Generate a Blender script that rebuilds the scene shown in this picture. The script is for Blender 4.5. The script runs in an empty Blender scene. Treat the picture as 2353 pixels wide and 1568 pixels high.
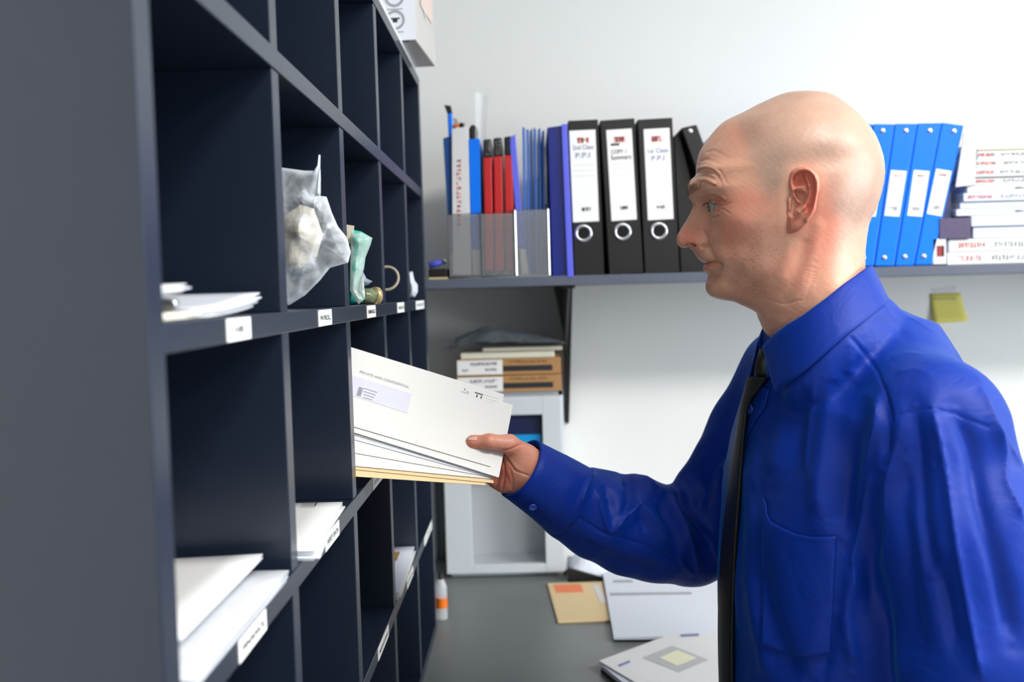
import bpy, bmesh, math, random
import numpy as np
from mathutils import Vector, Matrix
random.seed(7); RNG = np.random.default_rng(11)
sc = bpy.context.scene
COL = sc.collection
# ------------------------------------------------------------------ camera
F_PX, W_PX, H_PX = 2150.0, 2353, 1568
_y = np.array([1212 - W_PX / 2, -(668 - H_PX / 2), -F_PX]); _y /= np.linalg.norm(_y)
_dx = 2280 - W_PX / 2
_dn = np.array([_dx, -(_y[0] * _dx - F_PX * _y[2]) / _y[1], -F_PX]); _up = -_dn / np.linalg.norm(_dn)
if _up[1] < 0: _up = -_up
_x = np.cross(_y, _up)
RC = np.array([_x, _y, _up])                    # rows: world axes seen from the camera
CC = np.array([0.0, 0.0, 1.55])
cam_d = bpy.data.cameras.new('camera'); cam = bpy.data.objects.new('camera', cam_d); COL.objects.link(cam)
cam_d.sensor_width = 36; cam_d.lens = F_PX / W_PX * 36; cam_d.clip_start = 0.02
cam.matrix_world = Matrix([[RC[0][0], RC[0][1], RC[0][2], CC[0]], [RC[1][0], RC[1][1], RC[1][2], CC[1]],
                           [RC[2][0], RC[2][1], RC[2][2], CC[2]], [0, 0, 0, 1]])
cam_d.dof.use_dof = True; cam_d.dof.focus_distance = 1.07; cam_d.dof.aperture_fstop = 4.6
sc.camera = cam
# ------------------------------------------------------------------ view, world, room lamps
sc.view_settings.view_transform = 'Standard'; sc.view_settings.look = 'None'
sc.view_settings.gamma = 1; sc.view_settings.use_curve_mapping = False
sc.view_settings.exposure = 0.66
w = bpy.data.worlds.new('world'); sc.world = w; w.use_nodes = True
w.node_tree.nodes['Background'].inputs[0].default_value = (0.8, 0.88, 1, 1)
w.node_tree.nodes['Background'].inputs[1].default_value = 0.25

def ray(px, py): return RC @ np.array([px - W_PX / 2, -(py - H_PX / 2), -F_PX])
def atX(px, py, X): d = ray(px, py); return CC + d * ((X - CC[0]) / d[0])
def atY(px, py, Y): d = ray(px, py); return CC + d * ((Y - CC[1]) / d[1])
def atZ(px, py, Z): d = ray(px, py); return CC + d * ((Z - CC[2]) / d[2])
def pix(P):
    c = (np.asarray(P) - CC) @ RC
    return np.stack([W_PX / 2 + c[..., 0] / -c[..., 2] * F_PX, H_PX / 2 - c[..., 1] / -c[..., 2] * F_PX], -1)
# ------------------------------------------------------------------ materials
def mat(name, col, rough=0.5, metal=0.0, spec=0.5, alpha=1.0, trans=0.0, emit=None, es=0, sss=0, bump=0, bscale=200,
        var=0, vscale=5, coat=0, sheen=0, ior=None):
    m = bpy.data.materials.new(name); m.use_nodes = True
    nt = m.node_tree; b = nt.nodes['Principled BSDF']
    c = (*col, 1)
    b.inputs['Base Color'].default_value = c; b.inputs['Roughness'].default_value = rough
    b.inputs['Metallic'].default_value = metal; b.inputs['Specular IOR Level'].default_value = spec
    b.inputs['Alpha'].default_value = alpha; b.inputs['Transmission Weight'].default_value = trans
    b.inputs['Coat Weight'].default_value = coat; b.inputs['Sheen Weight'].default_value = sheen
    if ior: b.inputs['IOR'].default_value = ior
    if sss: b.inputs['Subsurface Weight'].default_value = sss; b.inputs['Subsurface Scale'].default_value = 0.01
    if emit: b.inputs['Emission Color'].default_value = (*emit, 1); b.inputs['Emission Strength'].default_value = es
    tc = nt.nodes.new('ShaderNodeTexCoord')
    if bump:
        n = nt.nodes.new('ShaderNodeTexNoise'); n.inputs['Scale'].default_value = bscale; n.inputs['Detail'].default_value = 4
        nt.links.new(tc.outputs['Object'], n.inputs['Vector'])
        bp = nt.nodes.new('ShaderNodeBump'); bp.inputs['Strength'].default_value = bump; bp.inputs['Distance'].default_value = 0.002
        nt.links.new(n.outputs['Fac'], bp.inputs['Height']); nt.links.new(bp.outputs['Normal'], b.inputs['Normal'])
    if var:
        n = nt.nodes.new('ShaderNodeTexNoise'); n.inputs['Scale'].default_value = vscale; n.inputs['Detail'].default_value = 6
        nt.links.new(tc.outputs['Object'], n.inputs['Vector'])
        mx = nt.nodes.new('ShaderNodeMix'); mx.data_type = 'RGBA'
        mx.inputs['A'].default_value = (*[v * (1 - var) for v in col], 1); mx.inputs['B'].default_value = (*[min(1, v * (1 + var)) for v in col], 1)
        nt.links.new(n.outputs['Fac'], mx.inputs['Factor']); nt.links.new(mx.outputs['Result'], b.inputs['Base Color'])
    return m
def lin(r, g, b):
    f = lambda v: (v / 255 / 12.92) if v / 255 <= 0.04045 else ((v / 255 + 0.055) / 1.055) ** 2.4
    return (f(r), f(g), f(b))
M = {}
M['wall'] = mat('white_wall_paint', lin(232, 232, 230), 0.7, bump=0.06, bscale=260, var=0.01, vscale=2)
M['floor'] = mat('grey_floor', lin(120, 120, 118), 0.5, var=0.08, vscale=8)
M['unit'] = mat('dark_blue_grey_laminate', lin(26, 35, 52), 0.3, spec=0.6, bump=0.05, bscale=700, var=0.05, vscale=30)
M['desk'] = mat('grey_worktop_laminate', lin(116, 120, 120), 0.38, bump=0.08, bscale=900, var=0.06, vscale=14)
M['shelf'] = mat('grey_shelf_laminate', lin(84, 90, 106), 0.45, var=0.04)
M['black_metal'] = mat('black_painted_steel', lin(22, 22, 24), 0.35)
M['paper'] = mat('white_paper', lin(214, 214, 215), 0.6, bump=0.03, bscale=60)
M['paper2'] = mat('bluish_white_paper', lin(210, 214, 226), 0.6, bump=0.03, bscale=60)
M['ink'] = mat('black_ink', lin(35, 35, 40), 0.6)
M['ink_blue'] = mat('blue_ink', lin(120, 125, 170), 0.6)
M['ink_grey'] = mat('grey_print', lin(150, 152, 160), 0.6)
M['ink_red'] = mat('red_print', lin(225, 105, 100), 0.6)
M['kraft'] = mat('kraft_board', lin(176, 132, 84), 0.7, var=0.06, vscale=40)
M['buff'] = mat('buff_envelope_paper', lin(222, 196, 150), 0.6, var=0.04, vscale=25)
M['black_pl'] = mat('black_binder_vinyl', lin(22, 22, 23), 0.45, spec=0.35, bump=0.1, bscale=900)
M['steel'] = mat('bright_steel', lin(200, 200, 205), 0.25, metal=1)
M['dark_hole'] = mat('dark_inside', lin(8, 8, 9), 0.9)
M['blue_pl'] = mat('bright_blue_plastic', (0.0, 0.17, 0.85), 0.4, spec=0.25)
M['navy_pl'] = mat('navy_blue_plastic', (0.002, 0.012, 0.2), 0.3)
M['mid_pl'] = mat('mid_blue_card', (0.02, 0.13, 0.5), 0.45)
M['royal_pl'] = mat('royal_blue_edge', lin(92, 100, 225), 0.4)
M['red_pl'] = mat('red_binder_vinyl', lin(190, 25, 30), 0.35)
M['label'] = mat('white_label', lin(240, 240, 238), 0.5)
M['cabinet'] = mat('pale_grey_steel', lin(208, 213, 219), 0.4, spec=0.5)
M['glassdark'] = mat('tinted_glass', lin(70, 88, 112), 0.12, spec=0.8, var=0.25, vscale=3)
# ------------------------------------------------------------------ mesh helpers
class MB:
    """collects verts and faces for one mesh object"""
    def __init__(s): s.v = []; s.f = []; s.m = []; s.mi = 0
    def add(s, vs, fs):
        o = len(s.v); s.v += [tuple(map(float, p)) for p in vs]; s.f += [tuple(i + o for i in f) for f in fs]; s.m += [s.mi] * len(fs); return s
    def box(s, a, b):
        x0, y0, z0 = a; x1, y1, z1 = b
        return s.add([(x0, y0, z0), (x1, y0, z0), (x1, y1, z0), (x0, y1, z0), (x0, y0, z1), (x1, y0, z1), (x1, y1, z1), (x0, y1, z1)],
                     [(0, 3, 2, 1), (4, 5, 6, 7), (0, 1, 5, 4), (1, 2, 6, 5), (2, 3, 7, 6), (3, 0, 4, 7)])
    def prism(s, pts, ext):
        n = len(pts); P = [np.array(p, float) for p in pts]; e = np.array(ext, float)
        return s.add(P + [p + e for p in P], [tuple(range(n))[::-1], tuple(range(n, 2 * n))] + [(i, (i + 1) % n, (i + 1) % n + n, i + n) for i in range(n)])
    def tube(s, path, r, n=10, cap=True):
        path = [np.array(p, float) for p in path]; rs = r if hasattr(r, '__len__') else [r] * len(path)
        o = len(s.v); up = None
        for i, p in enumerate(path):
            t = path[min(i + 1, len(path) - 1)] - path[max(i - 1, 0)]; t /= np.linalg.norm(t) + 1e-12
            if up is None: up = np.array([0, 0, 1.]) if abs(t[2]) < 0.9 else np.array([1., 0, 0])
            a = np.cross(t, up); a /= np.linalg.norm(a) + 1e-12; b = np.cross(a, t); up = b
            for k in range(n):
                q = 2 * math.pi * k / n; s.v.append(tuple(p + rs[i] * (math.cos(q) * a + math.sin(q) * b)))
        for i in range(len(path) - 1):
            for k in range(n):
                s.f.append((o + i * n + k, o + i * n + (k + 1) % n, o + (i + 1) * n + (k + 1) % n, o + (i + 1) * n + k)); s.m.append(s.mi)
        if cap:
            s.f.append(tuple(o + k for k in range(n))[::-1]); s.m.append(s.mi)
            s.f.append(tuple(o + (len(path) - 1) * n + k for k in range(n))); s.m.append(s.mi)
        return s
    def grid(s, G):
        G = np.asarray(G, float); a, b = G.shape[:2]
        return s.add(G.reshape(-1, 3).tolist(), [(i * b + j, i * b + j + 1, (i + 1) * b + j + 1, (i + 1) * b + j) for i in range(a - 1) for j in range(b - 1)])
    def build(s, name, mats, parent=None, smooth=False, bevel=0, solid=0, seg=2, angle=None):
        me = bpy.data.meshes.new(name); me.from_pydata(s.v, [], s.f); me.update()
        mats = mats if isinstance(mats, (list, tuple)) else [mats]
        for m in mats: me.materials.append(m)
        if len(mats) > 1: me.polygons.foreach_set('material_index', s.m)
        ob = bpy.data.objects.new(name, me); COL.objects.link(ob)
        if smooth:
            me.polygons.foreach_set('use_smooth', [True] * len(me.polygons))
            if angle: me.set_sharp_from_angle(angle=angle)
        if parent is not None: setp(ob, parent)
        if solid: md = ob.modifiers.new('thick', 'SOLIDIFY'); md.thickness = solid; md.offset = 0
        if bevel: md = ob.modifiers.new('bevel', 'BEVEL'); md.width = bevel; md.segments = seg; md.limit_method = 'ANGLE'
        return ob
def setp(ob, parent):
    ob.parent = parent
    L = Matrix.LocRotScale(parent.location, parent.rotation_euler, parent.scale)
    q = parent.parent
    while q is not None: L = Matrix.LocRotScale(q.location, q.rotation_euler, q.scale) @ L; q = q.parent
    ob.matrix_parent_inverse = L.inverted()
def tag(o, label=None, cat=None, group=None, kind=None):
    if label: o['label'] = label
    if cat: o['category'] = cat
    if group: o['group'] = group
    if kind: o['kind'] = kind
    return o
def empty(name, loc, label=None, cat=None, group=None):
    o = bpy.data.objects.new(name, None); COL.objects.link(o); o.location = tuple(map(float, loc)); o.empty_display_size = 0.02
    return tag(o, label, cat, group)
def text_mesh(mb, txt, org, ux, uz, h, nrm=None, mi=None, width=None, bold=0.0, depth=0.0004):
    """letters laid on a surface: org = lower left corner, ux = reading direction, uz = up direction"""
    cu = bpy.data.curves.new('t', 'FONT'); cu.body = txt; cu.size = 1; cu.offset = bold
    ob = bpy.data.objects.new('t', cu); COL.objects.link(ob)
    dg = bpy.context.evaluated_depsgraph_get(); me = ob.evaluated_get(dg).to_mesh()
    v = np.array([list(p.co) for p in me.vertices]) if len(me.vertices) else np.zeros((0, 3)); fs = [tuple(p.vertices) for p in me.polygons]
    ob.evaluated_get(dg).to_mesh_clear(); bpy.data.objects.remove(ob); bpy.data.curves.remove(cu)
    if not len(v): return
    v[:, 0] -= v[:, 0].min(); v[:, 1] -= v[:, 1].min()
    sy = h / max(1e-6, v[:, 1].max()); sx = (width / v[:, 0].max()) if width else sy
    ux = np.array(ux, float) / np.linalg.norm(ux); uz = np.array(uz, float) / np.linalg.norm(uz)
    if nrm is None: nrm = np.cross(ux, uz)
    nrm = np.array(nrm, float); P = np.array(org) + np.outer(v[:, 0] * sx, ux) + np.outer(v[:, 1] * sy, uz) + nrm * depth
    old = mb.mi; mb.mi = old if mi is None else mi; mb.add(P, fs); mb.mi = old
def decal(mb, org, ux, uz, rects, mi, depth=0.0004):
    """flat printed rectangles (u0,v0,u1,v1 in metres) on a surface"""
    ux = np.array(ux, float) / np.linalg.norm(ux); uz = np.array(uz, float) / np.linalg.norm(uz); n = np.cross(ux, uz); old = mb.mi; mb.mi = mi
    for (a, b, c, d) in rects:
        mb.add([np.array(org) + ux * p + uz * q + n * depth for p, q in ((a, b), (c, b), (c, d), (a, d))], [(0, 1, 2, 3)])
    mb.mi = old
def scribble(mb, org, ux, uz, w_, h_, mi, n=7, t=0.0012, depth=0.0005):
    """an unreadable run of printed or written characters"""
    r = random.Random(int(abs(org[0] * 9999) + n)); R = []; x = 0; cw = w_ / n
    for k in range(n):
        for q in range(2):
            if r.random() < 0.75: a = x + r.random() * cw * 0.5; R.append((a, 0, a + t, h_))
        b = r.choice([0, h_ * 0.45, h_ - t]); R.append((x, b, x + cw * 0.75, b + t)); x += cw
    decal(mb, org, ux, uz, R, mi, depth)
def quad_prism(mb, q, Y, depth):
    """a solid whose front face has these corners at distance Y, running back by depth"""
    return mb.prism([atY(a, b, Y) for a, b in q], (0, depth, 0))

# ------------------------------------------------------------------ room shell
YB, XL, XR, YF, ZC = 2.34, -0.62, 3.4, -3.2, 2.72
def struct(name, a, b, m): o = MB().box(a, b).build(name, m); o['kind'] = 'structure'; return o
struct('floor', (XL - .1, YF - .1, -.1), (XR + .1, YB + .1, 0), M['floor'])
struct('ceiling', (XL - .1, YF - .1, ZC), (XR + .1, YB + .1, ZC + .1), M['wall'])
struct('wall_back', (XL - .1, YB, 0), (XR + .1, YB + .1, ZC), M['wall'])
struct('wall_left', (XL - .1, YF, 0), (XL, YB, ZC), M['wall'])
struct('wall_right', (XR, YF, 0), (XR + .1, YB, ZC), M['wall'])
struct('wall_front', (XL - .1, YF - .1, 0), (XR + .1, YF, ZC), M['wall'])
M['lamp'] = mat('lamp_diffuser', (1, 1, 1), 0.5, emit=(1.0, 0.965, 0.9), es=4)
M['lamp_frame'] = mat('lamp_frame_white', (0.8, 0.8, 0.8), 0.5)
def ceiling_lamp(x, y, sx, sy, watt, label, col=(1, 0.965, 0.91)):
    e = empty('ceiling_light', (x, y, ZC - .03), label, 'ceiling light', 'ceiling light panels')
    MB().box((x - sx / 2 - .02, y - sy / 2 - .02, ZC - .03), (x + sx / 2 + .02, y + sy / 2 + .02, ZC)).build('frame', M['lamp_frame'], e)
    MB().box((x - sx / 2, y - sy / 2, ZC - .033), (x + sx / 2, y + sy / 2, ZC - .029)).build('diffuser', M['lamp'], e)
    l = bpy.data.lights.new('panel_light', 'AREA'); l.shape = 'RECTANGLE'; l.size = sx; l.size_y = sy; l.energy = watt; l.color = col
    lo = bpy.data.objects.new('panel_light', l); COL.objects.link(lo); lo.location = (x, y, ZC - .04); setp(lo, e)
ceiling_lamp(0.70, 0.0, 0.5, 0.5, 16, 'square ceiling light panel above the photographer')
ceiling_lamp(2.6, 1.3, 0.6, 0.6, 2, 'square ceiling light panel nearest the back wall')
ceiling_lamp(1.85, 0.15, 0.9, 0.6, 36, 'long ceiling light panel over the right of the room')

# unseen window added in the right wall for cool light on the pigeonhole fronts
M['window_glow'] = mat('added_window_glow', (1, 1, 1), .5, emit=(.8, .91, 1.0), es=1.5)
win = empty('added_window', (XR - .03, .1, 1.6)); win['kind'] = 'structure'
wf = MB(); WY0, WY1 = -.8, 1.0
for y0, y1, z0, z1 in ((WY0, WY1, .95, 1.0), (WY0, WY1, 2.2, 2.25), (WY0, WY0 + .05, 1.0, 2.2), (WY1 - .05, WY1, 1.0, 2.2), (.08, .12, 1.0, 2.2)): wf.box((XR - .05, y0, z0), (XR, y1, z1))
wf.build('added_window_frame', M['lamp_frame'], win); MB().box((XR - .012, WY0 + .05, 1.0), (XR - .001, WY1 - .05, 2.2)).build('pane', M['window_glow'], win)
l = bpy.data.lights.new('added_window_light', 'AREA'); l.shape = 'RECTANGLE'; l.size = 1.2; l.size_y = 1.7; l.energy = 42; l.color = (.82, .92, 1.0)
lo_ = bpy.data.objects.new('added_window_light', l); COL.objects.link(lo_); lo_.location = (XR - .08, .1, 1.6); lo_.rotation_euler = (0, math.radians(90), 0); setp(lo_, win)

# ------------------------------------------------------------------ worktop (continuous L) on base cabinets
WT = 0.875
tag(MB().add([(-.62, .2, WT), (-.16, .2, WT), (-.16, 1.46, WT), (2.9, 1.46, WT), (2.9, YB, WT), (-.62, YB, WT),
              (-.62, .2, WT - .03), (-.16, .2, WT - .03), (-.16, 1.46, WT - .03), (2.9, 1.46, WT - .03), (2.9, YB, WT - .03), (-.62, YB, WT - .03)],
             [(0, 1, 2, 3, 4, 5), (11, 10, 9, 8, 7, 6)] + [(i, i + 6, (i + 1) % 6 + 6, (i + 1) % 6) for i in range(6)]).build('worktop', M['desk'], bevel=.002),
    'dark grey laminate worktop running under the pigeonholes and along the back wall', 'worktop')
M['base'] = mat('grey_cupboard_front', lin(120, 124, 128), 0.5)
def base_unit(a, b, label):
    e = empty('base_cabinet', ((a[0] + b[0]) / 2, (a[1] + b[1]) / 2, 0), label, 'cabinet', 'base cupboards under the worktop')
    MB().box((a[0], a[1], 0), (b[0], b[1], WT - .032)).build('body', M['base'], e)
    return e
base_unit((-.61, .24, 0), (-.2, 1.5, 0), 'grey base cupboard under the pigeonhole unit')
base_unit((-.18, 1.52, 0), (2.85, YB - .01, 0), 'grey base cupboard under the back worktop')

# ------------------------------------------------------------------ pigeonhole unit
UX = -0.2; UD = 0.35; UB = UX - UD
BT = [0.875, 1.090, 1.305, 1.5205, 1.7347, 1.949]         # undersides of the six long boards
TH = 0.0175
DY = [(0.486, 0.509), (0.758, 0.779), (1.030, 1.0515), (1.300, 1.321), (1.572, 1.593), (1.820, 1.838)]
unit = empty('pigeonhole_unit', (UX - UD / 2, 1.16, WT), 'dark blue-grey pigeonhole shelving unit of open square compartments', 'shelving unit')
for z in BT: MB().box((UB, DY[0][1], z), (UX + .0006, DY[-1][0] , z + TH)).build('shelf_board', M['unit'], unit, bevel=.0008)
for k in (0, 5): MB().box((UB - .004, DY[k][0], WT), (UX + .0008, DY[k][1], BT[5] + TH)).build('side_panel', M['unit'], unit, bevel=.001)
for (a, b) in DY[1:-1]:
    for i in range(5): MB().box((UB, a, BT[i] + TH), (UX - .0006, b, BT[i + 1])).build('divider', M['unit'], unit, bevel=.0008)
MB().box((UB - .004, DY[0][1], WT), (UB, DY[5][0], BT[5] + TH)).build('back_panel', M['unit'], unit)
def unit_label(px0, px1, k, txt, h=.0155, tw=.8):
    """white name sticker on the front of board k"""
    zc = BT[k] + TH / 2 - .0003
    y0 = atX(px0[0], px0[1], UX)[1]; y1 = atX(px1[0], px1[1], UX)[1]
    mb = MB(); mb.box((UX + .0006, y0, zc - h / 2), (UX + .0012, y1, zc + h / 2)); mb.m = [0] * len(mb.f)
    if txt: text_mesh(mb, txt, (UX + .0012, y0 + (y1 - y0) * (1 - tw) / 2, zc - h * .16), (0, 1, 0), (0, 0, 1), h * .32, (1, 0, 0), mi=1, width=(y1 - y0) * tw, bold=.012)
    mb.build('name_label', [M['label'], M['ink']], unit)['label'] = 'white name sticker' + (' reading ' + txt if txt else '')
unit_label((518, 760), (573, 756), 3, 'HR', tw=.4); unit_label((730, 731), (760, 729), 3, 'PAYROLL')
unit_label((842, 716), (861.5, 714), 3, 'EMAILS'); unit_label((912, 706), (927, 704), 3, 'SALES'); unit_label((955, 702), (973, 700), 3, 'POST')
unit_label((545, 1482), (609, 1430), 2, 'FINANCE'); unit_label((745, 1240), (777, 1205), 2, 'ASSET DATA'); unit_label((855, 1105), (877, 1085), 2, 'STORES')
unit_label((867, 1490), (891, 1440), 1, 'MARKETING'); unit_label((934, 1340), (948, 1310), 1, 'LEGAL'); unit_label((974, 1240), (991, 1208), 1, 'IT DEPT')

# ------------------------------------------------------------------ wall shelf
YS = 1.93
ZS = float(atY(1300, 634, YS)[2])                                  # top of the shelf
shelf = empty('wall_shelf', (1.2, 2.13, ZS), 'long grey shelf on the back wall carrying the binders', 'shelf')
MB().box((-.6, YS - .004, ZS - .0195), (2.98, YB, ZS)).build('shelf_board', M['shelf'], shelf, bevel=.001)
def bracket(x0, dx):
    mb = MB()
    q = [(1273, 657), (1316, 655), (1308, 970), (1303, 976), (1298, 970), (1296, 770)]
    P = [atY(a, b, 2.31) + np.array([dx, 0, 0]) for a, b in q]; P[0][2] = P[1][2] = ZS - .02
    mb.prism(P, (0, .028, 0)); c = (P[0][0] + P[1][0]) / 2
    mb.box((c - .012, 1.98, ZS - .026), (c + .012, 2.338, ZS - .0197))
    mb.prism([(c - .003, 2.0, ZS - .026), (c - .003, 2.32, ZS - .026), (c - .003, 2.32, ZS - .2)], (.006, 0, 0))
    mb.build('bracket', M['black_metal'], shelf, bevel=.001)
for d in (0, 1.5): bracket(0, d)

# ------------------------------------------------------------------ binders
def lever_binder(q, Y, depth, label, group, lines, lf=(.16, .9)):
    """lever arch file: q = TL, TR, BR, BL pixels of its spine"""
    P = [atY(a, b, Y) for a, b in q]
    ux = (P[1] - P[0]); wd = np.linalg.norm(ux); ux /= wd; uz = (P[0] - P[3]); ht = np.linalg.norm(uz); uz /= ht
    ux = ux - uz * np.dot(ux, uz); ux /= np.linalg.norm(ux)
    root = empty('lever_arch_binder', (P[2] + P[3]) / 2, label, 'binder', group)
    o = P[3]
    def at(u, v): return o + ux * u + uz * v
    mb = MB()
    mb.prism([at(0, 0), at(wd, 0), at(wd, ht), at(0, ht)], (0, .003, 0))
    mb.prism([at(0, 0), at(.0025, 0), at(.0025, ht), at(0, ht)], (0, depth, 0)); mb.prism([at(wd - .0025, 0), at(wd, 0), at(wd, ht), at(wd - .0025, ht)], (0, depth, 0))
    mb.build('cover', M['black_pl'], root, bevel=.0012)
    mb = MB(); mb.prism([at(.006, .006), at(wd - .006, .006), at(wd - .006, ht - .02), at(.006, ht - .02)], (0, depth - .02, 0)); pp = mb.build('paper_block', M['paper'], root); pp.location.y += .006
    mb = MB(); l0, l1, b0, b1 = wd * lf[0], wd * lf[1], ht * .348, ht * .935
    mb.prism([at(l0, b0) - [0, .0008, 0], at(l1, b0) - [0, .0008, 0], at(l1, b1) - [0, .0008, 0], at(l0, b1) - [0, .0008, 0]], (0, .0007, 0))
    yo = np.array([0, -.0009, 0]); lw = l1 - l0
    scribble(mb, at(l0 + lw * .28, b1 - .026) + yo, ux, uz, lw * .44, .011, 1, 5, .003)
    for (txt, u, v, h, wf, mi) in lines:
        if txt == '#': decal(mb, at(l0 + lw * u, b0 + (b1 - b0) * v) + yo, ux, uz, [(0, 0, lw * wf, h)], mi)
        else: text_mesh(mb, txt, at(l0 + lw * u, b0 + (b1 - b0) * v) + yo, ux, uz, h, (0, -1, 0), mi, lw * wf, .01)
    scribble(mb, at(l0 + lw * .36, b0 + .022) + yo, ux, uz, lw * .33, .007, 3, 5, .0016)
    for v in (.5, .56, .62): decal(mb, at(l0 + lw * .1, b0 + (b1 - b0) * v) + yo, ux, uz, [(0, 0, lw * .8, .0004)], 4)
    mb.build('spine_label', [M['label'], M['ink_red'], M['ink_blue'], M['ink'], M['ink_grey']], root)['label'] = 'white spine label with red print and handwriting'
    c = at(wd * (lf[0] + .3 if lf[0] > .1 else .36), ht * .275); mb = MB(); n = 28
    ring = lambda r, y: [c + ux * r * math.cos(2 * math.pi * k / n) + uz * r * math.sin(2 * math.pi * k / n) + [0, y, 0] for k in range(n)]
    R = [ring(.0185, -.0002), ring(.0178, -.0022), ring(.0145, -.0028), ring(.0118, -.0018), ring(.0112, .004)]
    mb.grid([r + [r[0]] for r in R]); rg = mb.build('finger_ring', M['steel'], root, smooth=True)
    mb = MB(); r = ring(.0116, -.0006); mb.add(r, [tuple(range(n))[::-1]]); mb.build('finger_hole', M['dark_hole'], root)
    return root
G1 = 'black lever arch binders on the wall shelf'
lever_binder([(1305, 277.6), (1374, 276), (1393, 633), (1320, 635)], YS + .004, .28, 'black lever arch binder beside the navy binder, pale handwriting 2nd Class on its spine', G1,
             [('2nd Class', .1, .79, .009, .8, 2), ('P.P.I', .2, .7, .010, .55, 2)], (.03, .9))
lever_binder([(1379, 277), (1458, 274), (1478, 631), (1400, 632)], YS + .004, .28, 'black lever arch binder with bold black bar and handwriting on its white spine', G1,
             [('#', .14, .825, .0045, .34, 3), ('COPY 1', .13, .735, .008, .6, 3), ('Summary', .12, .655, .012, .82, 3)])
lever_binder([(1465, 275), (1545, 272), (1562, 628), (1482, 630)], YS + .004, .28, 'black lever arch binder next to the tilted black ring binder, faint writing 1st Class', G1,
             [('1st Class', .12, .735, .009, .8, 2), ('P.P.I', .25, .65, .010, .5, 2)])
def ring_binder(q, Y, depth, m, label, group=None, lab=None, rivets=(), cat='binder'):
    P = [atY(a, b, Y) for a, b in q]
    root = empty('ring_binder', (P[2] + P[3]) / 2, label, cat, group)
    MB().prism(P, (0, depth, 0)).build('cover', m, root, bevel=.0025)
    if lab:
        L = [atY(a, b, Y - .0006) for a, b in lab]; mb = MB().prism(L, (0, .0005, 0)); ux = L[1] - L[0]; uz = L[0] - L[3]
        w_ = np.linalg.norm(ux); h_ = np.linalg.norm(uz)
        scribble(mb, L[3] + ux * .25 + uz * .86 - [0, .0002, 0], ux, uz, w_ * .5, .005, 1, 4, .0016)
        scribble(mb, L[3] + ux * .22 + uz * .12 - [0, .0002, 0], ux, uz, w_ * .55, .008, 2, 4, .0016)
        mb.build('spine_label', [M['label'], M['ink_red'], M['ink_grey']], root)['label'] = 'small white spine label'
    for a, b in rivets:
        c = atY(a, b, Y); n = 14; mb = MB()
        R = [[c + np.array([r * math.cos(2 * math.pi * k / n), y, r * math.sin(2 * math.pi * k / n)]) for k in range(n + 1)] for r, y in ((.0055, 0), (.005, -.0015), (.0025, -.0022), (.0001, -.0024))]
        mb.grid(R).build('rivet', M['steel'], root, smooth=True)
    return root
navy = ring_binder([(1257, 293), (1293, 288), (1306, 637), (1268, 638)], YS + .002, .27, M['navy_pl'], 'tall navy blue binder between the mesh rack and the black binders')
MB().prism([atY(a, b, YS - .006) for a, b in ((1290, 286), (1303, 284), (1318, 636), (1304, 637))], (0, .2, 0)).build('spine_edge', M['royal_pl'], navy, bevel=.001)['label'] = 'lighter violet blue edge of the cover'
ring_binder([(1547, 315), (1563, 306), (1640, 628), (1564, 629)], YS + .03, .25, M['black_pl'], 'black ring binder standing behind the leaning black one')
ring_binder([(1565, 294), (1601, 286), (1727, 627), (1684, 629)], YS + .004, .25, M['black_pl'], 'black ring binder leaning over, brass rivet near its top', rivets=[(1586, 301)])
ring_binder([(1621, 331), (1652, 298), (1772, 625), (1733, 627)], YS + .012, .25, M['blue_pl'], 'blue folder mostly behind the head, only its bright corner showing')
G2 = 'bright blue ring binders leaning on the wall shelf'
lb = lambda x: [(x, 391), (x + 36, 393.5), (x + 19, 498), (x - 15, 495.5)]
ring_binder([(1956, 285), (2005, 285), (1961, 613), (1916, 614)], YS + .004, .24, M['blue_pl'], 'bright blue ring binder hidden behind the head', G2)
ring_binder([(2007, 284.5), (2056, 285), (2008, 612), (1962, 613)], YS + .004, .24, M['blue_pl'], 'bright blue ring binder right beside the back of the head', G2, lb(1993), [(2028, 300), (1984, 593)])
ring_binder([(2057, 284), (2108, 284), (2055, 612), (2010, 612)], YS + .004, .24, M['blue_pl'], 'bright blue ring binder, second from the back of the head', G2, lb(2047.5), [(2081.5, 300), (2032, 592)])
ring_binder([(2109, 283), (2164, 282), (2100, 611), (2057, 612)], YS + .004, .24, M['blue_pl'], 'bright blue ring binder, second from the stack of books', G2, lb(2100), [(2136.5, 300), (2079, 590)])
ring_binder([(2165, 281), (2216, 288), (2142, 609), (2102, 610)], YS + .004, .24, M['blue_pl'], 'bright blue ring binder nearest the stack of books', G2, [(2151.7, 388), (2186.4, 393.5), (2163.4, 497), (2130, 491)], [(2192, 301), (2122.7, 589)])

# ------------------------------------------------------------------ books and boxes stacked at the right end of the shelf
def px_box(name, m, x0, y0, x1, y1, Y, depth, label=None, cat=None, group=None, parent=None, red=None, blk=None, bev=.001):
    a = atY(x0, y1, Y); b = atY(x1, y0, Y)
    mb = MB().box((a[0], Y, a[2]), (b[0], Y + depth, b[2])); hh = b[2] - a[2]
    o = np.array([a[0], Y, a[2]])
    if red: scribble(mb, o + [atY(red[0], y1, Y)[0] - a[0], 0, hh * .3], (1, 0, 0), (0, 0, 1), (red[1] - red[0]) * Y / F_PX, hh * .42, 1, 9, .0022)
    if blk: scribble(mb, o + [atY(blk[0], y1, Y)[0] - a[0], 0, hh * .3], (1, 0, 0), (0, 0, 1), (blk[1] - blk[0]) * Y / F_PX, hh * .36, 2, 14, .002)
    ob = mb.build(name, [m, M['ink_red'], M['ink_grey']], parent, bevel=bev)
    return tag(ob, label, cat, group)
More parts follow.
